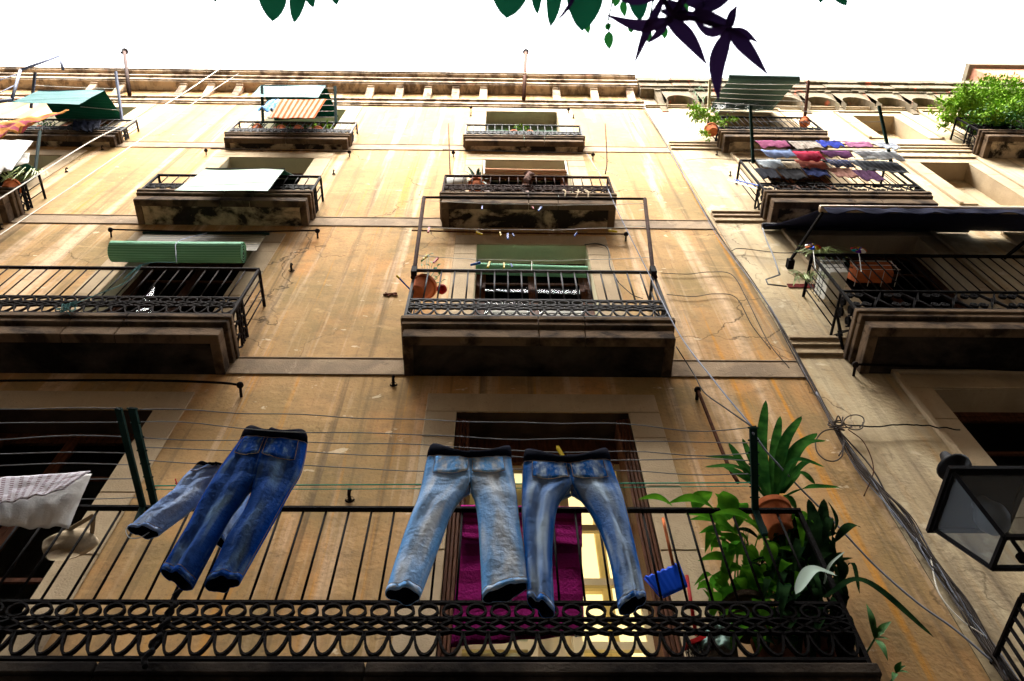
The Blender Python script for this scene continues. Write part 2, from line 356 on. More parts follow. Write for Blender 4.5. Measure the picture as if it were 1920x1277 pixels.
# ------------------------------------------------------------------ facade of the ochre house
XL, XS, XR = -14.0, 3.12, 14.0              # left end, seam between the houses, right end
OPEN_L = []                                  # (x0, x1, z0, z1)
ROWS = [(4.82, 7.98), (8.97, 11.97), (12.72, 15.75), (16.45, 19.12)]
for ci, cx in enumerate((-12.8, -8.4, -4.02, .41)):
    for ri, (z0, z1) in enumerate(ROWS):
        OPEN_L.append((cx-.73+(-.08 if ri == 0 and ci == 3 else 0), cx+.75 + (.0 if ri != 0 else .05), z0, z1))
OPEN_R = [(4.29, 6.3, 5.2, 8.43), (4.3, 5.88, 9.3, 12.37), (4.45, 5.8, 13.3, 15.9), (4.5, 5.7, 16.9, 19.2),
          (7.43, 8.31, 13.72, 15.83), (7.43, 8.31, 17.38, 19.06), (7.43, 8.31, 9.9, 12.2),
          (10.0, 11.3, 9.3, 12.3), (10.0, 11.3, 13.3, 15.9), (9.3, 10.6, 16.9, 19.2), (7.6, 9.2, 5.2, 8.43)]
def wall(x0, x1, z0, z1, opens, thick=.38, rev=.34):
    xs = sorted({x0, x1, *[v for o in opens for v in o[:2]]}); zs = sorted({z0, z1, *[v for o in opens for v in o[2:4]]})
    mb = MB()
    def hole(x, z): return any(o[0] < x < o[1] and o[2] < z < o[3] for o in opens)
    for i in range(len(xs)-1):
        for j in range(len(zs)-1):
            if hole((xs[i]+xs[i+1])/2, (zs[j]+zs[j+1])/2): continue
            a, b, c, d = xs[i], xs[i+1], zs[j], zs[j+1]
            mb.add([(a,0,c),(b,0,c),(b,0,d),(a,0,d)], [(0,1,2,3)]); mb.add([(a,thick,c),(b,thick,c),(b,thick,d),(a,thick,d)], [(3,2,1,0)])
    mb.add([(x0,0,z0),(x0,thick,z0),(x0,thick,z1),(x0,0,z1)], [(0,3,2,1)]); mb.add([(x1,0,z0),(x1,thick,z0),(x1,thick,z1),(x1,0,z1)], [(0,1,2,3)])
    mb.add([(x0,0,z1),(x1,0,z1),(x1,thick,z1),(x0,thick,z1)], [(0,1,2,3)])
    return mb
house = thing('apartment_building', ((XL+XS)/2, .2, 0), 'ochre plastered apartment house with stained stone balconies, left of the cable bundle', 'building')
house2 = thing('apartment_building', ((XS+XR)/2, .2, 0), 'grey beige older apartment house with blind recessed windows, right of the cable seam', 'building')
wall(XL, XS-.004, 0, 21.9, OPEN_L).build('wall', 'ochre', house)
wall(XS+.004, XR, 0, 21.4, OPEN_R).build('wall', 'beige', house2)
# body of the houses (roof and back)
b = MB(); b.box(XL, XS-.01, .381, 9, 21.5, 21.8); b.box(XL, XS-.01, 9, 9.3, 0, 21.8); b.build('roof', 'cornice', house)
b = MB(); b.box(XS+.01, XR, .381, 9, 21.0, 21.3); b.box(XS+.01, XR, 9, 9.3, 0, 21.3); b.build('roof', 'cornice_old', house2)
def room(o, rm, par, depth=1.6):
    x0, x1, z0, z1 = o; a = .38; c = .001; mb = MB()
    X0, X1, Z0, Z1 = x0-.3, x1+.3, z0-.05, z1+.2; Y = a+depth
    mb.add([(X0,a+c,Z0),(X1,a+c,Z0),(X1,Y,Z0),(X0,Y,Z0),(X0,a+c,Z1),(X1,a+c,Z1),(X1,Y,Z1),(X0,Y,Z1)], [(0,1,2,3),(7,6,5,4),(2,6,7,3),(0,3,7,4),(1,5,6,2)])
    return mb.build('room', rm, par)
def reveal(o, rm, par, depth=.38):
    x0, x1, z0, z1 = o; mb = MB()
    mb.add([(x0,0,z0),(x1,0,z0),(x1,0,z1),(x0,0,z1),(x0,depth,z0),(x1,depth,z0),(x1,depth,z1),(x0,depth,z1)], [(3,2,6,7),(0,4,5,1),(0,3,7,4),(1,5,6,2)])
    return mb.build('reveal', rm, par)
def surround(o, w, par, m_='stone', p=.012, top=True, dbl=False):
    x0, x1, z0, z1 = o; mb = MB(); t = w*1.05; zz = z0
    r = rnd(int(x0*100+z0*10))
    z = zz
    while z < z1-.05:                       # stacked jamb stones
        h = min(.62+r.random()*.12, z1-z)
        for (a, b_) in ((x0-w, x0), (x1, x1+w)): mb.box(a, b_, -p-r.random()*.004, .0, z+.003, z+h-.003)
        z += h
    mb.box(x0-w, x1+w, -p-.003, 0, z1+.003, z1+t)
    if dbl:
        mb.box(x0-w-.06, x1+w+.06, -p-.035, 0, z1+t+.002, z1+t+.07); mb.box(x0-w-.06, x0-w-.003, -p-.03, 0, z0, z1+t); mb.box(x1+w+.003, x1+w+.06, -p-.03, 0, z0, z1+t)
    return bevel(mb.build('window_surround', m_, par), .006, 1)
def window(o, par, frame='wood', y=.27, cols=2, bars=(.72,), w=.07, glassm='glass', open_=0):
    x0, x1, z0, z1 = o; mb = MB()
    mb.box(x0, x1, y, y+.07, z1-w, z1); mb.box(x0, x0+w, y, y+.07, z0, z1-w); mb.box(x1-w, x1, y, y+.07, z0, z1-w); mb.box(x0+w, x1-w, y, y+.07, z0, z0+w)
    f = mb.build('window', frame, par)
    lw = (x1-x0-2*w)/cols
    for i in range(cols):
        a = x0+w+i*lw; b = a+lw; q = .055; lf = MB()
        lf.box(a, b, y+.012, y+.05, z1-w-q, z1-w-.002); lf.box(a, b, y+.012, y+.05, z0+w, z0+w+q*2)
        lf.box(a+.002, a+q, y+.012, y+.05, z0+w+q*2, z1-w-q); lf.box(b-q, b-.002, y+.012, y+.05, z0+w+q*2, z1-w-q)
        for t in bars:
            zc = z0+(z1-z0)*t; lf.box(a+q, b-q, y+.018, y+.045, zc-.02, zc+.02)
        lf.build('sash', frame, f)
        gp = MB(); gp.box(a+q-.005, b-q+.005, y+.028, y+.034, z0+w, z1-w-q); gp.build('pane', glassm, f)
    return f
SW = .30
for i, o in enumerate(OPEN_L):
    row = i % 4; colm = i//4
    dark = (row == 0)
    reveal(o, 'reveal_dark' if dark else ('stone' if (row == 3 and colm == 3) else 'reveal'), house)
    lit = (row == 0 and colm == 3)  # this doorway gets an added glowing box in place of a dark room
    if row == 3 and colm == 3:              # walled up behind a low green shutter
        mb = MB(); mb.box(o[0], o[1], .3, .36, o[2], o[3]); mb.build('infill_panel', 'shutter_green', house)
    else:
        if not lit: room(o, 'dark', house)
        if not lit: window(o, house, 'wood' if row < 2 else 'wood', bars=(.42, .8))
    surround(o, SW if row else .29, house)
for i, o in enumerate(OPEN_R):
    niche = i in (4, 5, 6)
    reveal(o, 'stone', house2)
    if niche:
        mb = MB(); mb.box(o[0], o[1], .30, .36, o[2], o[3]); mb.build('blind_panel', 'beige', house2)
    else:
        room(o, 'dark', house2); window(o, house2, 'wood', bars=(.45, .8))
    surround(o, .24, house2, 'stone', .02, dbl=True)
o = OPEN_L[13]; mb = MB(); xm = (o[0]+o[1])/2
for xa, xb in ((o[0]+.14, xm-.06), (xm+.06, o[1]-.14)):
    mb.box(xa, xb, .255, .268, o[2]+.1, o[2]+.95)
    for k in range(7): mb.box(xa+.02, xb-.02, .245, .2545, o[2]+1.0+k*.1, o[2]+1.07+k*.1)
mb.build('shutter_panel', 'old_white', house, label='white lower shutter panels of the centre second floor door')
# bright doorway, first floor centre: open outer leaves, cream inner leaf with glass, glowing box added for the mirrored facade
o = OPEN_L[12]
for ob in [c for c in house.children if c.name.startswith('room')]:
    pass
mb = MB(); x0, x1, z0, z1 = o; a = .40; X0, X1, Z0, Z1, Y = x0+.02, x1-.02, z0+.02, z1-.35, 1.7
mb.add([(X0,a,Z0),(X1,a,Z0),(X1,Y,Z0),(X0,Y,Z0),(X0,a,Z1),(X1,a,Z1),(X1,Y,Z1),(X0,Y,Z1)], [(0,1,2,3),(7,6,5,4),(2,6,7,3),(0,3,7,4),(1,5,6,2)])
mb.build('room', 'glow_room', house, label='room lit pale yellow behind the first floor doorway')
mb = MB(); mb.box(x0, x1, .3, .37, z1-.36, z1-.01); mb.box(x0, x0+.07, .3, .37, z0, z1-.36); mb.box(x1-.07, x1, .3, .37, z0, z1-.36); wf = mb.build('window', 'wood', house)
for (xa, xb) in ((x0+.08, x0+.68), (x1-.68, x1-.08)):
    lf = MB(); q = .07
    lf.box(xa, xa+q, .31, .35, z0+.03, z1-.37); lf.box(xb-q, xb, .31, .35, z0+.03, z1-.37)
    for zc in (z0+.08, z0+.75, z0+1.35, z0+1.95, z1-.43): lf.box(xa+q, xb-q, .313, .347, zc-.035, zc+.035)
    lf.build('sash', 'cream_wood', wf)
    gp = MB(); gp.box(xa+q, xb-q, .327, .333, z0+.06, z1-.4); gp.build('pane', 'glass', wf)
for (xa, sgn) in ((x0+.005, 1), (x1-.005, -1)):                  # brown shutters folded back against the reveal
    lf = MB()
    for k in range(4):
        xx = xa+sgn*k*.03; lf.box(min(xx, xx+sgn*.024), max(xx, xx+sgn*.024), .02+k*.008, .27, z0+.02, z1-.05)
    bevel(lf.build('shutter', 'wood', house, label='brown folded wooden shutter beside the bright doorway'), .004, 1)
# string courses
def course(x0, x1, z, par, m_='ledge', steps=((0, .10, .035), (.10, .20, .05), (.20, .235, .07))):
    mb = MB()
    for (a, b_, p) in steps: mb.box(x0, x1, -p, 0, z+a+.001, z+b_)
    return bevel(mb.build('string_course', m_, par), .006, 1)
for z in (8.62, 12.6, 16.3): course(XL, XS-.03, z, house, steps=((0, .30, .014), (.30, .325, .022)))
for z in (9.08, 12.9, 16.52): course(XS+.01, XR, z, house2, 'stone', ((0, .14, .03), (.14, .24, .055), (.24, .30, .08)))
course(XS+.01, XR, 19.62, house2, 'stone', ((0, .05, .03), (.05, .09, .06)))
# cornice of the ochre house: lower band, corbels, soffit, crowning mouldings
zc0 = at(1000, 198, .05).z
mb = MB()
for (a, b_, p) in ((0, .07, .03), (.07, .26, .06), (.26, .32, .10)): mb.box(XL, XS-.01, -p, 0, zc0+a+.001, zc0+b_)
bevel(mb.build('cornice_band', 'cornice', house), .008, 1)
PC = .21; zt = at(1000, 160, PC).z
mb = MB()
for (a, b_, p) in ((0, .05, PC), (.05, .22, PC+.03), (.22, .28, PC+.08), (.28, .5, PC+.05), (.5, .56, PC+.12), (.56, .62, PC+.15)): mb.box(XL, XS-.01, -p, 0, zt+a+.001, zt+b_)
CORT = zt+.62
bevel(mb.build('cornice', 'cornice', house), .01, 1)
if zt+.1 < 21.9: pass
def corbel(x, par, m_, z0, z1, out, w=.17):
    mb = MB(); prof = []
    n = 8
    for i in range(n+1):
        t = i/n; prof.append((-.02-(out-.05)*(1-cos(t*pi/2)), z0+(z1-z0)*t*.92))
    prof += [(-out, z0+(z1-z0)*.93), (-out, z1-.002)]
    b = len(mb.v)
    for s in (-w/2, w/2):
        mb.v += [Vector((x+s, y, z)) for y, z in prof] + [Vector((x+s, 0, z1-.002)), Vector((x+s, 0, z0))]
    k = len(prof)+2
    for i in range(k): j = (i+1) % k; mb.f.append((i, j, j+k, i+k))
    mb.f.append(tuple(reversed(range(k)))); mb.f.append(tuple(range(k, 2*k)))
    return bevel(mb.build('corbel', m_, par), .01, 1)
for px in (300, 357, 415, 473, 680, 739, 795, 850, 905, 1048, 1122, 1192, 173, 115):
    x = at(px, 172, .3).x; corbel(x, house, 'cornice', zc0+.33, zt, PC-.04)
# cornice of the beige house, crumbling with small arches
PC2 = .2; zc2 = at(1600, 190, PC2).z; z2b = at(1600, 172, PC2).z
mb = MB(); r = rnd(5)
prevw = None
for (a, b_, p) in ((0, .12, PC2), (.12, .45, PC2+.05), (.45, .52, PC2+.1), (.52, .85, PC2+.08)):
    x = XS+.01
    while x < XR:
        x2 = min(x+.25+r.random()*.5, XR); mb.box(x, x2-.004, -p-r.random()*.02, 0, z2b+a+.001, z2b+b_); x = x2
bevel(mb.build('cornice', 'cornice_old', house2), .012, 1)
x = at(1290, 180, PC2).x-.5
k = 0
while x < XR-.8:
    n = 12; mb = MB(); hw = .31; zt2 = z2b-.002; zb = zc2-.10
    for i in range(n):                      # arch between two brackets
        t0 = pi*i/n; t1 = pi*(i+1)/n; xa, xb = x+hw-hw*cos(t0), x+hw-hw*cos(t1); za, zb_ = zb+sin(t0)**.7*.62, zb+sin(t1)**.7*.62
        mb.add([(xa,-PC2+.03,za),(xb,-PC2+.03,zb_),(xb,-PC2+.03,zt2),(xa,-PC2+.03,zt2),(xa,-.0,za),(xb,-.0,zb_)], [(0,1,2,3),(0,4,5,1)])
    mb.build('arch', 'cornice_old', house2); corbel(x-.075, house2, 'cornice_old', zb-.22, zt2, PC2+.01, .14); x += .77; k += 1
# ------------------------------------------------------------------ balconies
def ringpts(c, r, u, n=16):                 # circle in the vertical plane holding direction u
    return [c + u*r*cos(2*pi*i/n) + Vector((0,0,r*sin(2*pi*i/n))) for i in range(n)]
def scroll_band(mb, a, b, z0, z1, npitch, t=.006, dp=.011, style='loops'):
    """ornament between two points a, b (xy) from z0 to z1"""
    a = Vector((*a, 0)); b = Vector((*b, 0)); u = (b-a).normalized(); L = (b-a).length; p = L/npitch; h = z1-z0
    def P(s, z): return a+u*s+Vector((0,0,z0+z*h))
    side = abs(u.y) > .5
    def strip(pts, closed=False):
        n_ = Vector((u.y, -u.x, 0))
        bb = len(mb.v); k = len(pts)
        for i, q in enumerate(pts):
            c = pts[(i+1) % k] if closed or i < k-1 else q; e = pts[(i-1) % k] if closed or i > 0 else q
            d = (c-e).normalized(); y = d.cross(n_).normalized()
            for sx, sy in ((1,1),(-1,1),(-1,-1),(1,-1)): mb.v.append(q+n_*sx*dp+y*sy*t)
        for i in range(k if closed else k-1):
            for j in range(4): mb.f.append((bb+i*4+j, bb+i*4+(j+1) % 4, bb+((i+1) % k)*4+(j+1) % 4, bb+((i+1) % k)*4+j))
    if style == 'loops':
        rr = .125*h; rx = p*.39
        for i in range(npitch): strip([P((i+.5)*p, 1) + u*rx*cos(2*pi*k/14) + Vector((0,0,-rr-.01+rr*sin(2*pi*k/14))) for k in range(14)], True)
        for ph in (0, 1, 2, 3):
            pts = []
            K = npitch*5
            for k in range(K+1):
                s = L*k/K; pts.append(P(s, .575+.135*sin(pi*s/p/1.0*.5+ph*pi/2)))
            strip(pts)
        for i in range(npitch):
            strip([P((i+.5*(1-cos(pi*k/8)))*p if 0 else (i+k/8)*p, .44-.40*(1-abs(2*k/8-1)**2.0)**.72) for k in range(9)])
    else:                                   # spirals in fours between crossed bars
        for i in range(npitch):
            c0 = (i+.5)*p
            if i % 2 == 0:
                for sx in (-1, 1):
                    for sz in (-1, 1):
                        cc = P(c0+sx*p*.24, .5+sz*.25); R0 = min(p*.23, h*.23)
                        strip([cc+u*R0*(1-k/34)*cos(k*pi/7.5*sx)*1.0+Vector((0,0,R0*(1-k/34)*sin(k*pi/7.5)*sz)) for k in range(30)])
            else:
                strip([P(i*p, .05), P((i+1)*p, .95)]); strip([P(i*p, .95), P((i+1)*p, .05)])
                strip([P(i*p, .05), P(c0, .62), P((i+1)*p, .05)]); strip([P(i*p, .95), P(c0, .38), P((i+1)*p, .95)])
BAL = {}
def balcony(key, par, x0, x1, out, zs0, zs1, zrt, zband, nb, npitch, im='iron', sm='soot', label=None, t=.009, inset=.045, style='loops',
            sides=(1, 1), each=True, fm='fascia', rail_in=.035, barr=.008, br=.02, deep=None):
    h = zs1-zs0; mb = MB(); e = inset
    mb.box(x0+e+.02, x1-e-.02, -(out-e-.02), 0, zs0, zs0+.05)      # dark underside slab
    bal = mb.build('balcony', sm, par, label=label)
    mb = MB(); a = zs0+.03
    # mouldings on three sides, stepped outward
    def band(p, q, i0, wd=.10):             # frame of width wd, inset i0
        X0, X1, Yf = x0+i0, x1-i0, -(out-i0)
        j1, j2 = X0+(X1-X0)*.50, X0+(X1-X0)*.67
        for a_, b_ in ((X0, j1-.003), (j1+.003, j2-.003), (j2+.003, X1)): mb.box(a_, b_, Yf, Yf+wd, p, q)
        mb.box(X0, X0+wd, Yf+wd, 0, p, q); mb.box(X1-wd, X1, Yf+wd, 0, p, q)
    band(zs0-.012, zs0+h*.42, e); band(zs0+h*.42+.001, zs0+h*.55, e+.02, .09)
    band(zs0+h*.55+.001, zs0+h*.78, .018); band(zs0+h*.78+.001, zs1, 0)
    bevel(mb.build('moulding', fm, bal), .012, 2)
    mb = MB(); mb.box(x0+.1, x1-.1, -(out-.1), 0, zs1-.1, zs1-.02); mb.build('floor', fm, bal)
    k = rail_in; X0, X1, Y = x0+k, x1-k, -(out-k)
    top = MB(); top.box(X0-br/2, X1+br/2, Y-br, Y+br*.8, zrt-.02, zrt)
    for s, xx in ((0, X0), (1, X1)):
        if sides[s]: top.box(xx-br*.8, xx+br*.8, Y+br*.8, -.0, zrt-.02, zrt)
    top.build('handrail', im, bal)
    mb = MB(); zr0 = zs1+.03
    for z, th in ((zr0, .022), (zband, .02)):
        mb.box(X0-.008, X1+.008, Y-.013, Y+.013, z, z+th)
        for s, xx in ((0, X0), (1, X1)):
            if sides[s]: mb.box(xx-.012, xx+.012, Y+.013, 0, z, z+th)
    for xx in (X0, X1): mb.box(xx-.014, xx+.014, Y-.014, Y+.014, zs1-.005, zrt-.021)
    scroll_band(mb, (X0, Y), (X1, Y), zr0+.02, zband, npitch, t*.55, t*1.2, style)
    ns = max(2, round(npitch*(out-k)/(x1-x0)))
    for s, xx in ((0, X0), (1, X1)):
        if sides[s]: scroll_band(mb, (xx, Y), (xx, -.01), zr0+.02, zband, ns if style == 'loops' else 2, t*.55, t*1.2, style)
    mb.build('ornamental_band', im, bal)
    pos = [(X0+(X1-X0)*(i+1)/(nb+1), Y) for i in range(nb)]
    nsb = max(2, round((out-k)/((X1-X0)/(nb+1))))
    for s, xx in ((0, X0), (1, X1)):
        if sides[s]: pos += [(xx, Y*(i+1)/(nsb+1)) for i in range(nsb)]
    def bar(x, y): return MB().tube([(x, y, zband+.02), (x, y, zrt-.02)], barr, 6)
    if each:
        b0 = bar(*pos[0]).build('baluster', im, bal, smooth=True)
        for (x, y) in pos[1:]: dup(b0, (x, y, zband+.02), bal)
    else:
        mb = MB()
        for (x, y) in pos: mb.tube([(x, y, zband+.02), (x, y, zrt-.02)], barr, 5)
        ob = mb.build('balusters', im, bal); ob['kind'] = 'stuff'
    BAL[key] = dict(x0=x0, x1=x1, out=out, z=zrt, Y=Y, X0=X0, X1=X1)
    return bal
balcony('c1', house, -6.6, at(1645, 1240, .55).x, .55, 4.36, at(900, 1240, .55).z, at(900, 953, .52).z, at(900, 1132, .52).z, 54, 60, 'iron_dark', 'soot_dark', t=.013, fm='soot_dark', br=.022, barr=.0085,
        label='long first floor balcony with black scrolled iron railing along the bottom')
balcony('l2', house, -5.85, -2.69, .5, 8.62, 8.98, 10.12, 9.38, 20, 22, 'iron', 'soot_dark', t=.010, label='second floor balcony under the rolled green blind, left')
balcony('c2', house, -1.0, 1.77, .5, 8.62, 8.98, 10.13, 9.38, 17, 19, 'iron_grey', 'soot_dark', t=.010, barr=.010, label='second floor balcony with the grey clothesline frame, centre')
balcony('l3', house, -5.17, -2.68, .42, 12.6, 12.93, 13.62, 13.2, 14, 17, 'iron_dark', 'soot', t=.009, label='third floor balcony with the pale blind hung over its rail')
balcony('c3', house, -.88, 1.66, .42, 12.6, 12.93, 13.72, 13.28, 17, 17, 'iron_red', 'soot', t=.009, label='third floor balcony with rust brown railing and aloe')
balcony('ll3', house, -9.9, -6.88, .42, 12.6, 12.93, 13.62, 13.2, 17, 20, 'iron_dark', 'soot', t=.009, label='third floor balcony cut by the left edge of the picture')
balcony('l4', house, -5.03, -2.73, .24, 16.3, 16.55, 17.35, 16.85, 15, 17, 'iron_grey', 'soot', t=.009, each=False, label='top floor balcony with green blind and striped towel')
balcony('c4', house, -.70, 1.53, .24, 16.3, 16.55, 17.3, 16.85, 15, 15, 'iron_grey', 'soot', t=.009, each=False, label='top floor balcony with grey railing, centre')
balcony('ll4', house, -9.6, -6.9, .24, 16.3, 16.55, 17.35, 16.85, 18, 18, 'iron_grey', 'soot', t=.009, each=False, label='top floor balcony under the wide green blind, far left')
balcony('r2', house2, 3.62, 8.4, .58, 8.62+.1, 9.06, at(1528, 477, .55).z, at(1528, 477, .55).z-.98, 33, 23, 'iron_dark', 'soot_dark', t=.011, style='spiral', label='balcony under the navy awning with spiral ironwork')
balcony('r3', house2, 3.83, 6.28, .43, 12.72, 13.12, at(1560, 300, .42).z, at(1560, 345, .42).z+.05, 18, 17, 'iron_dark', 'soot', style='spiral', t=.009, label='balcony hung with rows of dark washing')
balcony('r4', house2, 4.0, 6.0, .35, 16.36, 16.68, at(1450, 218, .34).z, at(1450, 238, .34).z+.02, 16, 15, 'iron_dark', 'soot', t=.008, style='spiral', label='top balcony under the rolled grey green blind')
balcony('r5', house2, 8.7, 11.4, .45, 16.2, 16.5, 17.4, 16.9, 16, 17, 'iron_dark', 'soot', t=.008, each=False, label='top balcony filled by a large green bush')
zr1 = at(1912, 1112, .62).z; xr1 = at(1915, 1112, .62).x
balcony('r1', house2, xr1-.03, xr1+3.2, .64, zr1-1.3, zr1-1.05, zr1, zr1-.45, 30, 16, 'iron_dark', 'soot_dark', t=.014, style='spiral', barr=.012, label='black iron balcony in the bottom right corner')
# ------------------------------------------------------------------ opposite side of the alley (behind the camera)
opp = thing('apartment_building', (0, -7, 0), 'brown plastered apartment house on the near side of the alley', 'building')
mb = MB(); mb.box(-26, 26, -12, -6.8, 0, 24); mb.build('wall', 'opp_plaster', opp)
for z in (4.4, 8, 11.6, 15.2):
    for x in (-11, -6.6, -2.2, 2.2, 6.6, 11):
        mb = MB(); mb.box(x-.55, x+.55, -6.79, -6.74, z+.3, z+2.6); f = mb.build('window', 'wood', opp)
        mb = MB(); mb.box(x-.45, x+.45, -6.739, -6.735, z+.4, z+2.5); mb.build('pane', 'dark', f)
mb = MB(); mb.box(-2.2, 2.2, -6.8, -5.2, 4.0, 4.2); mb.build('balcony', 'stone', opp)
#NEXT
# ------------------------------------------------------------------ soft goods
def cloth(name, p00, p10, p01, p11, m_, label=None, cat=None, group=None, amp=.02, fr=4, seed=0, nu=24, nv=16, par=None, ragged=0., drape=0., ysign=-1, sub=0):
    """p00 p10 = top left/right, p01 p11 = bottom left/right"""
    p00, p10, p01, p11 = map(Vector, (p00, p10, p01, p11)); nrm = (p10-p00).cross(p01-p00).normalized()
    def fn(u, v):
        q = (p00*(1-u)+p10*u)*(1-v)+(p01*(1-u)+p11*u)*v
        a = amp*(.25+.75*v)
        q += nrm*(a*.6*sin(2*pi*fr*u*(1+.3*nz(u*2, seed, 1))+seed+2.5*nz(u*3, v*2, seed)) + a*1.3*nz(u*4, v*2, seed+3.3) + amp*.5*nz(u*11, v*8, seed+7))
        q.z += ragged*nz(u*7, 0, seed+9)*v - drape*sin(pi*u)*v*(1-v)*2 + amp*.5*nz(u*6, 2, seed)*(1-v)
        return q
    o = MB().grid(fn, nu, nv).build(name, m_, par, smooth=True)
    solid(o, .004, sub)
    if cat: tag(o, label, cat, group)
    elif label: o['label'] = label
    return o
def hang(name, pl, pr, out, drop, m_, label, cat, group=None, seed=0, amp=.02, fr=3, skew=0., back=.0, **k):
    """a thing pegged by its upper edge, falling straight down"""
    a = at(*pl, out); b = at(*pr, out); dz = Vector((skew, back, -drop))
    return cloth(name, a, b, a+dz, b+dz*1.0, m_, label, cat, group, amp, fr, seed, **k)
x0, x1, z0, z1 = OPEN_L[12]
M['cream_curtain'] = weave('cream_curtain', (.74, .66, .44), (.6, .5, .3), 'x', 0)
cloth('curtain', (x0+.1, .50, z1-.42), (x0+1.0, .50, z1-.42), (x0+.1, .52, z0+.1), (x0+.95, .52, z0+.1), 'cream_curtain', 'cream curtain hanging in soft folds behind the glass door', None, None, .03, 7, 3, nu=90, nv=20, par=wf)
for q, (xa, xb) in enumerate(((x0+.95, x0+1.03), (x0+1.30, x0+1.38))): MB().box(xa, xb, .95, 1.02, z0+.02, z1-.4).build('inner_door_frame', 'cream_wood', wf)
mb = MB()
for zc in (z0+.5, z0+1.2, z0+1.9): mb.box(x0+1.031, x0+1.299, .96, 1.0, zc-.03, zc+.03)
mb.build('inner_door_rail', 'cream_wood', wf)
DEN = {'dark': denim('dark_denim', (.003, .040, .24), (.13, .22, .34), .50, .74),
       'mid': denim('mid_denim', (.012, .085, .31), (.34, .44, .55), .44, .74),
       'pale': denim('pale_denim', (.13, .33, .66), (.50, .56, .62), .42, .74),
       'soft': denim('soft_denim', (.17, .29, .60), (.36, .45, .62), .44, .76)}
M['denim_in'] = mat('denim_inside', (.003, .004, .010), .95)
M['stitch'] = mat('denim_stitching', (.30, .22, .13), .8)
M['hemthread'] = mat('frayed_white_hem', (.45, .55, .65), .9)
def resample(P, n):
    Q = catmull([Vector((*p, 0)) for p in P], 12); L = [0]
    for a, b in zip(Q, Q[1:]): L.append(L[-1]+(b-a).length)
    out = []; j = 0
    for i in range(n+1):
        t = L[-1]*i/n
        while j < len(L)-2 and L[j+1] < t: j += 1
        f = (t-L[j])/max(1e-6, L[j+1]-L[j]); out.append(Q[j].lerp(Q[j+1], f))
    return out
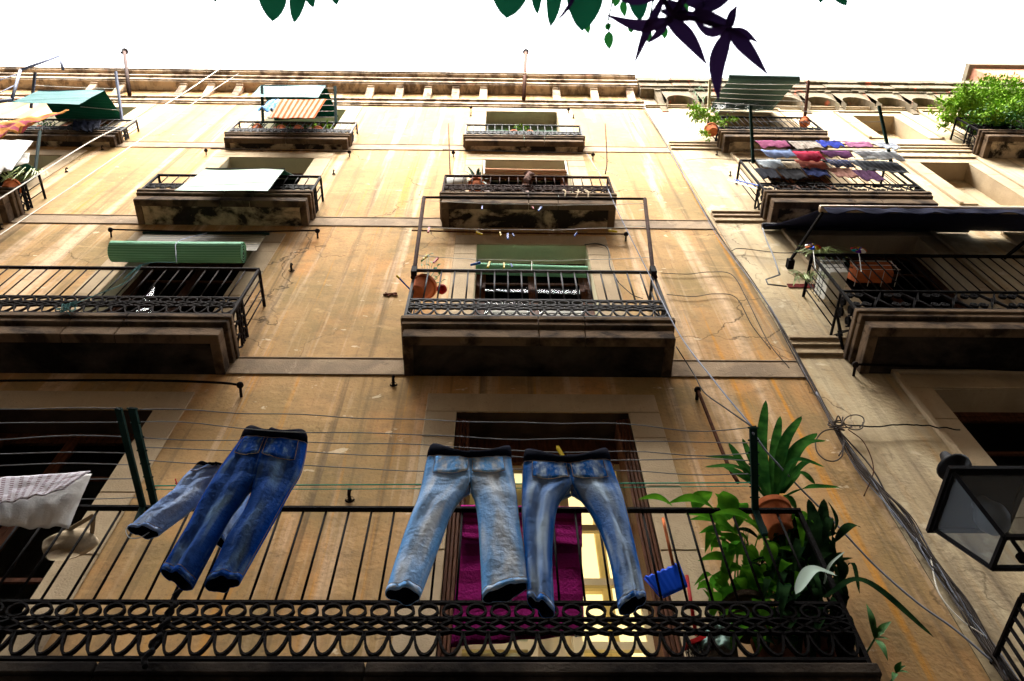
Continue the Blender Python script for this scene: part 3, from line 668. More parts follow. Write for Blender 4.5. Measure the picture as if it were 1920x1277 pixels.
def pants(ci, legs, crotch_v, out, den, label, dep=.06, hipdep=.055, seed=0, pockets=True, group='jeans hung on the first floor clothesline', sway=.0, fold=.012):
    """legs: for each leg (outer edge, inner edge) as picture-space outlines on the plane `out`"""
    NR, n = 76, 16; mb = MB(); surf = []
    for li, (outer, inner) in enumerate(legs):
        kc = round(NR*crotch_v); A = resample(outer, NR); B = resample(inner[:ci+1], kc)[:-1] + resample(inner[ci:], NR-kc)
        def S_(u, v, side, A=A, B=B, li=li, off=0.):
            x = v*NR; i = min(int(x), NR-1); f = x-i
            o2 = out + sway*v
            a2 = A[i].lerp(A[i+1], f); b2 = B[i].lerp(B[i+1], f)
            a = at(a2.x, a2.y, o2); b = at(b2.x, b2.y, o2)
            k = min(1, max(0, (v-crotch_v+.01)/.09)); k = k*k*(3-2*k)
            th = math.acos(max(-1, min(1, 1-2*u))); 
            dleg = dep*sin(th); dhip = hipdep*math.sqrt(max(0, 1-(1-u)**2))
            dd = dhip*(1-k)+dleg*k
            p = a.lerp(b, (1-cos(pi*u))/2 if True else u)
            uu = (1-cos(pi*u))/2
            dleg = dep*math.sqrt(max(0, 4*uu*(1-uu))); dhip = hipdep*math.sqrt(max(0, 1-(1-uu)**2)); dd = dhip*(1-k)+dleg*k
            w = 1.0
            wr = .012*nz(uu*2.2+li*5, v*5, seed+side*.3) + .007*nz(uu*5+li*5, v*13+uu*5, seed+2) + .0035*nz(uu*13, v*34+uu*13, seed+4)
            wr += .008*sin(uu*10+li*2+3*nz(v*2, li, seed)+v*2)*min(1, v*3) - fold*math.exp(-((uu-.36-.08*sin(v*3+li))/.085)**2)*min(1, max(0, v-.1)*3)
            wr -= .016*max(0, 1-abs(v-crotch_v+.02)/.10)*max(0, sin((uu*1.2+v*20)))*uu
            wr *= min(1, v*8+.2)
            ed = min(1, 6*min(uu, 1-uu)) if k > .5 else min(1, 6*uu)
            p = p + Vector((0, -side*(dd+wr*ed+off), 0))
            if v < .14: p.z -= .06*(1-v/.14)*sin(pi*(uu*.5 if li == 0 else 1-uu*.5))
            return p
        surf.append(S_)
        base = len(mb.v)
        for j in range(NR+1):
            v = j/NR
            for side in (1, -1):
                for i in range(n+1):
                    u = i/n if side == 1 else 1-i/n
                    mb.uv[len(mb.v)] = (li*.5+ (.5*u if li == 0 else .5*(1-u)) + (0 if side == 1 else 1.3), v); mb.v.append(S_(u, v, side))
        R = 2*(n+1)
        for j in range(NR):
            for i in range(R):
                if i == R-1: continue        # outer seam, welded
                if i == n and j/NR < crotch_v: continue
                mb.f.append((base+j*R+i, base+j*R+i+1, base+(j+1)*R+i+1, base+(j+1)*R+i))
    o = mb.build('jeans', DEN[den], smooth=True)
    import bmesh
    bm = bmesh.new(); bm.from_mesh(o.data); bmesh.ops.remove_doubles(bm, verts=bm.verts, dist=.0006); bmesh.ops.recalc_face_normals(bm, faces=bm.faces); bm.to_mesh(o.data); bm.free()
    for p in o.data.polygons: p.use_smooth = True
    o.data.materials.append(M['denim_in']); sm_ = o.modifiers.new('thickness', 'SOLIDIFY'); sm_.thickness = .004; sm_.offset = -1; sm_.material_offset = 1; sm_.material_offset_rim = 0
    tag(o, label, 'jeans', group)
    # waistband, hems, pockets
    for li, S_ in enumerate(surf):
        g = MB().grid(lambda u, v: S_(u, v*.075, 1, off=.008)+Vector((0, -.02*sin(pi*v), (.012*sin(u*7+li))*(1-v))), 12, 3); w_ = g.build('waistband', 'denim_in' , o, smooth=True); solid(w_, .003)
        g = MB().grid(lambda u, v: S_(.04+u*.92, .965+v*.035, 1, off=.004), 10, 1); w_ = g.build('hem', DEN[den], o, smooth=True); solid(w_, .003)
        MB().tube([S_(u/12, .079, 1, off=.008) for u in range(13)], .0014, 4).build('stitching', 'stitch', o)
        MB().tube([S_(.04+.92*u/12, .962, 1, off=.006) for u in range(13)], .0014, 4).build('stitching', 'stitch', o)
        MB().tube([S_(.05, .07+.89*k/30, 1, off=.004) for k in range(31)], .0014, 4).build('side_seam', 'stitch', o)
        st = MB()
        if pockets:
            u0, u1, v0, v1 = .30, .86, .085, .20
            def pk(u, v): return S_(u0+(u1-u0)*u, v0+(v1-v0)*v*(1-.0)+.022*(1-abs(2*u-1))*v, 1, off=.006)
            w_ = MB().grid(pk, 8, 6).build('pocket', DEN[den], o, smooth=True); solid(w_, .004)
            st.tube([pk(0, v/5)+Vector((0, -.003, 0)) for v in range(6)]+[pk(u/8, 1)+Vector((0, -.003, 0)) for u in range(1, 9)]+[pk(1, 1-v/5)+Vector((0, -.003, 0)) for v in range(1, 6)], .0016, 4)
        if st.v: st.build('stitching', 'stitch', o)
    return o
JO = 1.15
pants(2, [([(465,805),(436,845),(404,890),(375,940),(350,990),(320,1040),(301,1072)], [(515,808),(494,850),(478,905),(456,940),(430,975),(395,1040),(362,1102)]),
             ([(570,812),(577,830),(566,885),(543,925),(513,980),(484,1032),(450,1092)], [(515,808),(494,850),(478,905),(458,958),(430,1000),(402,1060),(384,1100)])],
      .34, JO, 'dark', 'dark blue jeans swinging on the clothesline, leftmost long pair', fold=.022, seed=1, sway=-.1)
pants(1, [([(378,874),(350,890),(320,925),(286,952),(262,972),(239,992)], [(412,876),(404,905),(390,930),(352,962),(322,984),(298,1002)]),
             ([(446,880),(462,905),(468,930),(458,962),(445,1000),(432,1028)], [(412,876),(404,905),(412,930),(412,962),(408,990),(402,1014)])],
      .42, JO-.22, 'soft', 'short pale blue cut off jeans half hidden behind the dark pair', seed=5, dep=.05, hipdep=.06, pockets=True)
pants(2, [([(808,838),(800,862),(785,930),(764,985),(742,1050),(722,1115)], [(882,850),(882,880),(882,914),(848,962),(822,1030),(788,1120)]),
             ([(957,842),(960,868),(968,920),(975,985),(986,1050),(992,1098)], [(882,850),(882,880),(882,914),(894,962),(900,1040),(904,1124)])],
      .28, JO, 'pale', 'light blue bootcut jeans hanging by the waistband, left of the centre pair', seed=9)
pants(2, [([(984,848),(980,880),(978,940),(980,1000),(984,1060),(988,1125)], [(1062,858),(1066,888),(1072,918),(1046,952),(1036,1040),(1040,1152)]),
             ([(1138,846),(1150,880),(1166,925),(1185,1000),(1201,1070),(1212,1124)], [(1062,858),(1066,888),(1072,918),(1108,965),(1140,1040),(1160,1146)])],
      .24, JO, 'mid', 'faded blue jeans with dark thighs, rightmost pair over the towel', seed=14, fold=.03)
# ------------------------------------------------------------------ clothes racks of the first floor
def arm_out(py, y0, y1, o0, o1): return o0+(o1-o0)*(py-y0)/(y1-y0)
rackc = thing('clothesline_rack', at(850, 956, .54), 'two dark green posts with wires strung between them above the long railing', 'clothesline')
pL = [at(290, 946, .54), at(248, 766, 1.38)]; pR = [at(1416, 956, .54), at(1412, 802, 1.38)]
for p in (pL, pR):
    mb = MB().beam(p[0], p[1], .045, .028); mb.beam(p[0]+Vector((0, 0, -.25)), p[0], .04, .028)
    for k in range(7): q = p[1].lerp(p[0], k/7.2); mb.beam(q+Vector((-.035, 0, 0)), q+Vector((.035, 0, 0)), .008)
    mb.build('post', 'green_metal', rackc)
for k, (ya, yb) in enumerate(((768, 802), (793, 827), (814, 851), (840, 864), (862, 888))):
    a = at(262+k*3, ya, arm_out(ya, 766, 946, 1.38, .54)); b = at(1403, yb, arm_out(yb, 802, 956, 1.38, .54))
    MB().tube(sag(a, b, .02+.02*k % .03, 30, .035, k*3.3), .0035, 5).build('wire', 'wire', rackc, smooth=True)
a = at(290, 911, arm_out(911, 766, 946, 1.38, .54)); b = at(1406, 905, arm_out(905, 802, 956, 1.38, .54))
MB().tube(sag(a, b, .0, 6), .005, 5).tube(sag(a+Vector((0, .03, 0)), b+Vector((0, .03, 0)), 0.01, 6), .003, 5).build('wire', 'green_line', rackc, label='taut green plastic line')
rackl = thing('clothesline_rack', at(270, 946, .54), 'dark green rack post with wires running out of the picture to the left', 'clothesline')
p = [at(268, 950, .54), at(222, 766, 1.38)]
MB().beam(p[0], p[1], .04, .026).beam(p[0]+Vector((.02, 0, -.2)), p[0], .035, .026).build('post', 'green_metal', rackl)
mb = MB(); xe = -6.2; p2 = [Vector((xe, p[0].y, p[0].z)), Vector((xe, p[1].y, p[1].z))]; mb.beam(*p2, .04, .026).build('post', 'green_metal', rackl)
for k in range(7):
    t = (0, .13, .27, .42, .55, .69, .90)[k]
    MB().tube(sag(p[1].lerp(p[0], t), p2[1].lerp(p2[0], t), .03, 24, .02, k*2.1), .0035, 5).build('wire', 'wire', rackl, smooth=True)
M['chk'] = weave('checked_cloth', (.62, .60, .66), (.22, .13, .16), 'check', 13)
M['white_cloth'] = weave('white_cloth', (.66, .65, .62), (.6, .6, .6), freq=0)
cloth('tablecloth', at(-60, 908, 1.0), at(172, 888, 1.0), at(-50, 985, .97), at(128, 990, .97), 'white_cloth', 'plain white cloth hanging lower left, beneath the checked cloth', 'cloth', None, .012, 5, 2, drape=.02)
cloth('checked_cloth', at(-60, 900, 1.04), at(170, 884, 1.04), at(-50, 958, 1.06), at(120, 918, 1.06), 'chk', 'white and brown checked cloth pegged at the far left line', 'cloth', None, .012, 4, 4, ragged=.03)
# ------------------------------------------------------------------ hanging inside the first floor rail
M['towel'] = weave('plum_towel', (.22, .010, .11), (.13, .005, .06), 'y', 5, .95, bump=.9)
tw = cloth('towel', at(868, 948, .46), at(1088, 952, .46), at(845, 1212, .44), at(1096, 1192, .44), 'towel', 'plum purple bath towel hanging behind the railing below the jeans', 'towel', None, .012, 3, 1, nu=30, nv=30)
cloth('folded_edge', at(864, 947, .49), at(1090, 951, .49), at(862, 1010, .50), at(1092, 1026, .50), 'towel', None, None, None, .008, 3, 6, par=tw)
cloth('label', at(1078, 1187, .462), at(1092, 1185, .462), at(1078, 1195, .462), at(1092, 1193, .462), 'white_cloth', None, None, None, .0005, 1, 6, nu=3, nv=3, par=tw)
# bag
M['canvas'] = weave('beige_canvas', (.34, .27, .18), (.3, .24, .16), 'x', 9)
cbag = at(118, 1040, .25); bg_ = thing('cloth_bag', cbag, 'beige canvas peg bag hanging by its strap from the left railing', 'bag')
mb = MB()
def bagf(u, v):
    th = 2*pi*u; r = .16*(sin(pi*min(1, v*.72+.16))**.6); return cbag+Vector((r*cos(th)*1.15, r*.55*sin(th), .20*(1-v)*1.0+.02*nz(u*4, v*3, 1)+.02*cos(th)))+Vector((1, .4, 1))*.018*nz(cos(th)*1.5, v*4, sin(th)*2)
mb.grid(bagf, 28, 14).build('pouch', 'canvas', bg_, smooth=True)
top = at(176, 966, .50)
MB().beam(cbag+Vector((-.06, -.04, .18)), top, .03, .005).beam(cbag+Vector((.14, -.04, .16)), top, .03, .005).build('strap', 'canvas', bg_)
# dustpan
h0 = at(1243, 972, .46); h1 = at(1262, 1058, .47)
dp = thing('dustpan', h1, 'bright blue plastic dustpan on a pinkish stick behind the railing', 'dustpan')
MB().tube([h0, h1], .011, 8).build('handle', 'terracotta', dp, smooth=True)
a, b_, c, d = at(1208, 1084, .40), at(1272, 1056, .46), at(1240, 1122, .38), at(1288, 1100, .44)
def pan(u, v):
    q = (a*(1-u)+b_*u)*(1-v)+(c*(1-u)+d*u)*v; return q+Vector((0, -.012*abs(2*u-1)**3-.006*(sin(u*38)>0), .004*sin(u*38)))
solid(MB().grid(pan, 20, 10).build('pan', 'blue', dp, smooth=True), .006)
MB().tube([a, c], .005, 6).tube([c, d], .005, 6).tube([d, b_], .005, 6).build('rim', 'blue', dp, smooth=True)
# broom
q0, q1 = at(1283, 1128, .4), at(1305, 1190, .38)
br = thing('broom', q1, 'red handled broom with black bristles on the first floor balcony', 'broom')
MB().tube([at(1288, 1080, .36), q1], .012, 8).build('handle', 'red', br, smooth=True)
mb = MB().beam(at(1284, 1212, .42), at(1345, 1188, .38), .045, .03); mb.build('head', 'red', br)
mb = MB(); r = rnd(3)
for i in range(140):
    t = r.random(); p = at(1284, 1214, .42).lerp(at(1345, 1190, .38), t)+Vector((0, (r.random()-.5)*.04, 0)); mb.tube([p, p+Vector(((r.random()-.5)*.03, (r.random()-.5)*.03, -.09))], .0018, 3)
mb.build('bristles', 'black', br)
M['mint'] = weave('mint_plastic', (.42, .60, .54), (.35, .55, .5), 'x', 5)
cloth('plastic_bag', at(1322, 1172, .42), at(1374, 1168, .42), at(1306, 1218, .40), at(1378, 1212, .40), 'mint', 'crumpled pale mint plastic sheet beside the broom', 'plastic sheet', None, .03, 2, 8)
# ------------------------------------------------------------------ plants
def blade(mb, P, w, up=None, n=10, fold=.25, tip=.0, base=.5):
    """a strap leaf along the curve P; width w"""
    P = catmull(P, n) if len(P) > 2 else [Vector(P[0]).lerp(Vector(P[1]), i/n) for i in range(n+1)]
    k = len(P)-1; b = len(mb.v)
    for i, p in enumerate(P):
        d = (P[min(i+1, k)]-P[max(i-1, 0)]).normalized(); ref = up or Vector((0, -1, .3)); s_ = d.cross(ref)
        s_ = s_.normalized() if s_.length > .1 else Vector((1, 0, 0)); nn = s_.cross(d)
        t = i/k; ww = w/2*((base+(1-base)*min(1, t*3))*max(0, 1-max(0, (t-.55)/.45)**2.2)**.6+.0001)
        mb.v += [p-s_*ww+nn*ww*fold, p, p+s_*ww+nn*ww*fold]
    for i in range(k):
        a = b+i*3; mb.f += [(a, a+1, a+4, a+3), (a+1, a+2, a+5, a+4)]
def oval(mb, a, b, w, up=Vector((0, -1, .2)), curl=.12, n=8, pw=1.0):
    a = Vector(a); b = Vector(b); d = (b-a); L = d.length; s_ = d.normalized().cross(up); s_ = s_.normalized() if s_.length > .05 else Vector((1, 0, 0)); nn = s_.cross(d.normalized()).normalized()
    base = len(mb.v)
    for i in range(n+1):
        t = i/n; p = a+d*t+nn*(curl*L*sin(pi*t)); ww = w/2*(sin(pi*t**.8)**pw) if 0 < t < 1 else .0004
        mb.v += [p-s_*ww+nn*ww*.3, p, p+s_*ww+nn*ww*.3]
    for i in range(n):
        k = base+i*3; mb.f += [(k, k+1, k+4, k+3), (k+1, k+2, k+5, k+4)]
def pot(c, r, h, par, tilt=None, m_='terracotta'):
    ax = Vector(tilt) if tilt else Vector((0, 0, 1)); mb = MB()
    mb.lathe(c, [(.001, 0), (r*.66, 0), (r*.70, .01), (r*.93, h*.78), (r*1.06, h*.79), (r*1.08, h), (r*.98, h), (r*.92, h*.9)], 28, ax)
    o = mb.build('pot', m_, par, smooth=False); bevel(o, .004, 1)
    MB().lathe(Vector(c)+ax.normalized()*h*.9, [(.001, .01), (r*.92, 0)], 20, ax).build('soil', 'soil', par)
    return o
def cpx(*pts, out): return [at(x, y, out if not isinstance(out, (list, tuple)) else out[i]) for i, (x, y) in enumerate(pts)]
# strap leaf plant hung above the rail
c = at(1462, 985, .40); c.z = BAL['c1']['z']-.20; c = at(1464, 1000, .38)
pl = thing('potted_plant', c, 'terracotta pot of long dark strap leaves at the railing corner post', 'potted plant', 'plants on the first floor balcony')
pot(c, .135, .25, pl)
tp = c+Vector((0, 0, .26)); mb = MB()
for P, w_, o_ in [([(1440,920),(1428,840),(1436,750)], 24, .42), ([(1450,920),(1452,850),(1463,780)], 22, .42), ([(1455,920),(1470,835),(1503,780)], 24, .5), ([(1462,915),(1490,850),(1532,812)], 30, .5),
                  ([(1460,915),(1500,840),(1548,826)], 26, .55), ([(1462,910),(1490,865),(1546,876)], 24, .62), ([(1462,912),(1505,872),(1530,866)], 18, .55), ([(1468,915),(1500,888),(1528,908)], 18, .5),
                  ([(1472,922),(1515,915),(1576,914)], 22, .6), ([(1470,918),(1480,935),(1492,955)], 16, .45), ([(1440,925),(1390,868),(1322,856)], 22, .6), ([(1438,925),(1388,880),(1320,876)], 22, .62),
                  ([(1436,925),(1400,885),(1366,830)], 20, .55), ([(1436,925),(1400,900),(1350,870)], 26, .5), ([(1440,928),(1412,870),(1392,822)], 16, .4), ([(1445,925),(1425,880),(1412,850)], 26, .35)]:
    P3 = [tp+Vector((0, 0, 0))]+[at(x, y, o_) for x, y in P[1:]] ; P3[0] = at(P[0][0], P[0][1]+10, .40)
    blade(mb, P3, w_*.0036)
mb.build('foliage', leafmat('strap_leaf', (.012, .06, .012), .12), pl, smooth=True)
# broad leaved plant leaning through the rail
c = at(1400, 1160, .26); pl = thing('potted_plant', c, 'leafy plant with broad bright green leaves leaning over the rail', 'potted plant', 'plants on the first floor balcony')
pot(c+Vector((0, 0, -.12)), .15, .22, pl, m_='soil'); mb = MB(); r = rnd(11)
for (x0, y0, x1, y1, w_, o_) in [(1262,950,1195,937,26,.62),(1340,955,1250,945,34,.6),(1300,958,1336,922,36,.55),(1368,975,1356,920,40,.58),(1376,972,1340,925,30,.5),(1420,985,1330,965,26,.62),(1400,1010,1310,1000,30,.3),
                           (1400,1040,1340,1000,34,.3),(1420,1050,1360,1040,30,.4),(1380,1060,1308,1052,32,.35),(1400,1070,1345,1080,30,.3),(1425,1100,1390,1050,36,.3),(1440,1120,1385,1095,32,.35),(1400,1130,1420,1075,36,.3),
                           (1380,1000,1290,975,34,.4),(1440,1010,1392,975,30,.45),(1460,1060,1430,1010,34,.35),(1450,1090,1480,1040,30,.3),(1420,1120,1440,1180,34,.4),(1400,1160,1370,1220,30,.4),(1430,1150,1470,1210,30,.3),
                           (1470,1120,1500,1075,30,.3),(1350,985,1285,965,30,.45),(1462,985,1430,940,30,.3)]:
    oval(mb, at(x0, y0, o_-.05), at(x1, y1, o_), w_*.0038, curl=.15)
for k in range(110):
    x = 1330+r.random()*190; y = 975+r.random()*210; a = r.random()*6.28; L = 22+r.random()*34
    oval(mb, at(x, y, .12+r.random()*.3), at(x+L*cos(a), y+L*sin(a)*1.2, .12+r.random()*.35), (.055+r.random()*.06), curl=.2)
for k in range(8): x = 1360+r.random()*110; blade(mb, [at(x, 1175, .25), at(x-20+r.random()*40, 1080, .25), at(x-40+r.random()*60, 990, .32)], .012)
mb.build('foliage', leafmat('broad_leaf', (.04, .17, .012), .35), pl, smooth=True)
# dark strap plant at the corner with pale leaf
c = at(1540, 1215, .2); pl = thing('potted_plant', c, 'dark strap leaved plant in the railing corner with one pale drooping leaf', 'potted plant', 'plants on the first floor balcony')
pot(c+Vector((-.05, 0, -.1)), .16, .28, pl, m_='old_clay'); mb = MB()
for P, w_, o_ in [([(1530,1120),(1535,1020),(1516,935)], 26, .42), ([(1535,1120),(1540,1020),(1545,935)], 26, .42), ([(1528,1120),(1518,1030),(1500,985)], 26, .4), ([(1540,1120),(1555,1040),(1540,1000)], 24, .35),
                  ([(1545,1120),(1620,1090),(1752,1196)], 16, .62), ([(1500,1120),(1470,1050),(1478,1000)], 24, .32), ([(1520,1120),(1490,1070),(1465,1065)], 22, .45), ([(1550,1120),(1580,1070),(1560,1040)], 20, .3), ([(1530,1130),(1512,1050),(1470,1030)], 22, .35),
                  ([(1500,1120),(1490,1040),(1500,975)], 30, .3), ([(1520,1180),(1480,1120),(1450,1110)], 26, .3), ([(1560,1180),(1575,1120),(1570,1080)], 26, .3), ([(1510,1180),(1500,1120),(1520,1080)], 30, .3)]:
    blade(mb, [at(x, y, o_*(.8 if i == 0 else 1)) for i, (x, y) in enumerate(P)], w_*.0038)
r = rnd(55)
for k in range(150):
    x = r.gauss(1498, 32); y = 1000+r.random()*215; a = r.random()*6.28; L_ = 25+r.random()*45
    (oval(mb, at(x, y, .15+r.random()*.3), at(x+L_*cos(a), y+L_*sin(a), .15+r.random()*.38), .04+r.random()*.05, curl=.2) if k % 3 else blade(mb, [at(x, y, .2), at(x+L_*.6*cos(a), y-30, .35), at(x+L_*.9*cos(a), y+L_*sin(a), .4)], .03, n=5))
mb.build('foliage', leafmat('corner_leaf', (.006, .022, .009), .08), pl, smooth=True)
mb = MB(); blade(mb, [at(1566, 1078, .55), at(1522, 1070, .62), at(1492, 1114, .66)], .085); blade(mb, [at(1545, 1095, .5), at(1556, 1060, .55), at(1584, 1034, .6)], .02)
mb.build('pale_leaf', 'leaf_silver', pl, smooth=True, label='single pale grey green leaf curling over the band')
# sprig outside the corner, two
for k, (bx, by, lst, lb) in enumerate([(1640, 1198, [(1624,1132,10),(1672,1165,11),(1660,1185,9),(1665,1240,10),(1640,1170,8),(1668,1200,6)], 'small bright green sprig growing out beside the balcony corner'),
                                   (1680, 1262, [(1690,1240,9),(1700,1248,6),(1672,1280,8),(1705,1262,6)], 'tiny green sprig at the bottom edge below the balcony corner')]):
    c = at(bx, by, .35); s_ = thing('plant_sprig', c, lb, 'plant'); mb = MB()
    for x, y, w_ in lst: oval(mb, c, at(x, y, .4), w_*.0042, curl=.12)
    mb.build('foliage', 'leaf', s_, smooth=True); MB().tube([c, at(bx-30, by+50, .3), at(bx-50, by+110, .2)], .006, 5).build('stem', 'leaf_dark', s_)
# dark pots on the balcony floor
for k, (px, py, rr, lb) in enumerate([(1465, 1215, .16, 'large terracotta pot behind the scrolled band, right end'), (1350, 1218, .12, 'dark pot standing behind the broom')]):
    c = at(px, py, .25); c.z = 4.9
    t = thing('flower_pot', c, lb, 'flower pot'); pot(c, rr, .26, t, m_='old_clay' if k == 0 else 'soil')
#NEXT2
# ------------------------------------------------------------------ rolled and hanging slat blinds
def slatmat(name, c1, c2, n=34, rough=.45, trans=0.):
    m = weave(name, c1, c2, 'y', n, rough, bump=.05); return m
M['blind_green'] = slatmat('green_slat_blind', (.22, .50, .32), (.12, .34, .20), 16)
M['blind_pale'] = slatmat('pale_slat_blind', (.50, .66, .56), (.42, .58, .50), 18)  # pale green tone for the flap hanging over the third floor rail
M['blind_teal'] = slatmat('teal_slat_blind', (.022, .12, .12), (.016, .095, .095), 18)
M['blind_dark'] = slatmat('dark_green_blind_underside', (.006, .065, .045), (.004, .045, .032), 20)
M['blind_grey'] = slatmat('grey_green_slat_blind', (.05, .085, .075), (.04, .07, .062), 18)
M['blind_brown'] = slatmat('brownish_slat_blind', (.10, .08, .045), (.03, .026, .016), 9)
def slats(name, p00, p10, p01, p11, m_, par, n=14, amp=.006, seed=0):
    p00, p10, p01, p11 = map(Vector, (p00, p10, p01, p11))
    def fn(u, v):
        q = (p00*(1-u)+p10*u)*(1-v)+(p01*(1-u)+p11*u)*v; nrm = (p10-p00).cross(p01-p00).normalized()
        return q + nrm*(amp*abs(sin(pi*v*n))+.012*nz(u*2, v*3, seed))
    o = MB().grid(fn, 10, n*6).build(name, m_, par); solid(o, .004); return o
def roll(name, a, b, r, m_, par, n=26, spiral=True):
    a = Vector(a); b = Vector(b); d = (b-a); ax = d.normalized(); x = ax.orthogonal().normalized(); x = (Vector((0, 0, 1))-ax*ax.z).normalized(); y = ax.cross(x)
    def fn(u, v):
        th = 2*pi*v; rr = r*(1+.018*abs(sin(th*n/2))) ; return a+d*u+x*rr*cos(th)+y*rr*sin(th)+Vector((0, 0, -.01*sin(pi*u)))
    mb = MB().grid(fn, 12, n*3); 
    for k in list(mb.uv): mb.uv[k] = (mb.uv[k][0], mb.uv[k][1]*1.6)
    o = mb.build(name, m_, par)
    if spiral:
        for e, s_ in ((a, -1), (b, 1)):
            pts = [e+ax*s_*.002+x*(r*(1-k/60))*cos(k*.42)+y*(r*(1-k/60))*sin(k*.42) for k in range(52)]
            MB().tube(pts, .004, 4).build('rolled_edge', m_, par)
        MB().lathe(a+ax*.02, [(.001, 0), (r*.97, 0)], 20, ax).lathe(b-ax*.02, [(.001, 0), (r*.97, 0)], 20, ax).build('roll_core', 'black', par)
    return o
# second floor left: rolled blind resting on the rail
ra, rb = at(205, 477, .40), at(460, 468, .40); ra.z = rb.z = (ra.z+rb.z)/2+.0
t = thing('rolled_blind', ra.lerp(rb, .5), 'bright green slat blind rolled into a thick cylinder on the balcony rail', 'blind', 'green slat blinds')
roll('roll', ra, rb, .125, 'blind_green', t)
slats('sheet', at(273, 437, .06), at(500, 439, .06), ra+Vector((.1, .02, .11)), rb+Vector((.12, .02, .10)), 'blind_brown', t, 16)
MB().beam(at(268, 436.5, .07), at(505, 438.5, .07), .03).build('head_rail', 'green_metal', t)
k1 = [at(388, 437, .08), at(335, 452, .5), at(330, 475, .54), at(331, 492, .50)]
MB().tube(catmull(k1, 8), .005, 5).build('cord', 'cable_blue', t)
tw_ = [at(330, 492, .52), at(275, 494, .55), at(245, 513, .53), at(232, 524, .53), at(250, 506, .56), at(265, 497, .56), at(235, 530, .52), at(180, 553, .55), at(140, 570, .56)]
mb = MB().tube(catmull(tw_, 10), .005, 5); r = rnd(2); cc = at(125, 575, .54)
kk = [cc+Vector(((r.random()-.5)*.16, (r.random()-.5)*.08, (r.random()-.5)*.24)) for i in range(30)]
mb.tube(catmull(kk, 5), .005, 5); tag(mb.build('twine', mat('teal_twine', (.05, .13, .13), .8)), 'teal twine knotted round the scrolled band of the left balcony', 'twine')
# awning-like blinds: sheet sloping out from the window head, folded down over a bar
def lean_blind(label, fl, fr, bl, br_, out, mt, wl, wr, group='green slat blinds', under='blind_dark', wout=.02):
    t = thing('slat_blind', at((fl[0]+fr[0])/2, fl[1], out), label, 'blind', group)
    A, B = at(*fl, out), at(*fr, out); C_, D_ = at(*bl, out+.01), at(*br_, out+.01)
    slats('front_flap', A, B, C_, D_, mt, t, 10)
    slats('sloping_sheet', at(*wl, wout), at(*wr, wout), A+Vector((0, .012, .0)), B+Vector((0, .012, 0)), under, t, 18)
    MB().tube([A+Vector((-.01, 0, 0)), B+Vector((.01, 0, 0))], .012, 6).build('bar', 'wire', t)
    return t
lean_blind('pale blind folded over the third floor rail, left', (387, 316), (533, 317), (327, 357), (501, 358), .62, 'blind_pale', (432, 333), (560, 334))
lean_blind('teal slat blind standing above the striped towel', (489, 160), (611, 160), (469, 181), (596, 183), .62, 'blind_teal', (515, 226), (634, 219))
lean_blind('wide teal blind above the orange cloth, top left', (72, 170), (196, 169), (19, 192), (147, 196), .75, 'blind_teal', (110, 228), (233, 224))
# rolled blind inside window, second floor centre
t = thing('rolled_blind', at(995, 508, -.1), 'green slat blind rolled up under the window head, second floor centre', 'blind', 'green slat blinds')
roll('roll', at(889, 503, -.1), at(1101, 510, -.1), .075, 'blind_green', t); MB().tube([at(997, 490, -.01), at(997, 512, -.01)], .006, 5).build('cord', 'line', t)
t = thing('rolled_awning', at(985, 325, .0), 'rolled striped awning across the third floor centre window', 'awning')
M['awn_stripe'] = weave('striped_awning', (.50, .36, .22), (.40, .12, .06), 'y', 7)
roll('roll', at(909, 321, .03), at(1063, 324, .03), .05, 'awn_stripe', t, spiral=False); MB().beam(at(908, 302, .0), at(908, 326, .03), .025).beam(at(1060, 303, .0), at(1064, 328, .03), .025).build('bracket', 'white', t)
# top right rolled blind over its balcony
t = thing('rolled_blind', at(1430, 146, .9), 'grey green blind rolled at its outer edge over the top right balcony', 'blind', 'green slat blinds')
A, B = at(1367, 147, .85), at(1498, 150, .85); roll('roll', A, B, .075, 'blind_grey', t)
slats('sheet', at(1330, 204, .05), at(1447, 207, .05), A+Vector((.0, .02, .02)), B+Vector((-.02, .02, .02)), 'blind_grey', t, 20)
# ------------------------------------------------------------------ c2 clothesline frame
bc = BAL['c2']
t = thing('clothesline_rack', at(1000, 503, .47), 'tall dark pipe frame rising from the centre balcony with strings across', 'clothesline')
a0, a1, b1, b0 = at(777, 506, .50), at(795, 370, .80), at(1209, 373, .80), at(1224, 506, .50)
for p, q in ((a0, a1), (b0, b1)): MB().tube([p+Vector((0, 0, -.2)), p, q], .024, 8).build('post', 'iron_red', t, smooth=True)
MB().tube([a1, b1], .016, 8).build('top_bar', 'iron', t, smooth=True)
for p in (a0, b0): MB().box(p.x-.03, p.x+.03, p.y-.03, p.y+.03, p.z-.1, p.z+.05).build('clamp', 'iron_dark', t)
def lp(p, q, py, y0, y1): return p.lerp(q, (y0-py)/(y0-y1))
L1 = (lp(a0, a1, 377, 506, 370), lp(b0, b1, 383, 506, 373)); L2 = (lp(a0, a1, 430, 506, 370), lp(b0, b1, 428, 506, 373)); L3 = (lp(a0, a1, 482, 506, 370), lp(b0, b1, 484, 506, 373))
lines2 = []
for (p, q), sg, sd in ((L1, .09, 1), (L2, .10, 2), (L3, .12, 3)):
    pts = sag(p, q, sg, 24, .01, sd); lines2.append(pts); MB().tube(pts, .0035, 5).build('string', 'line', t, smooth=True)
PEGM = {'red': 'red', 'blue': 'peg_blue', 'yellow': 'yellow'}
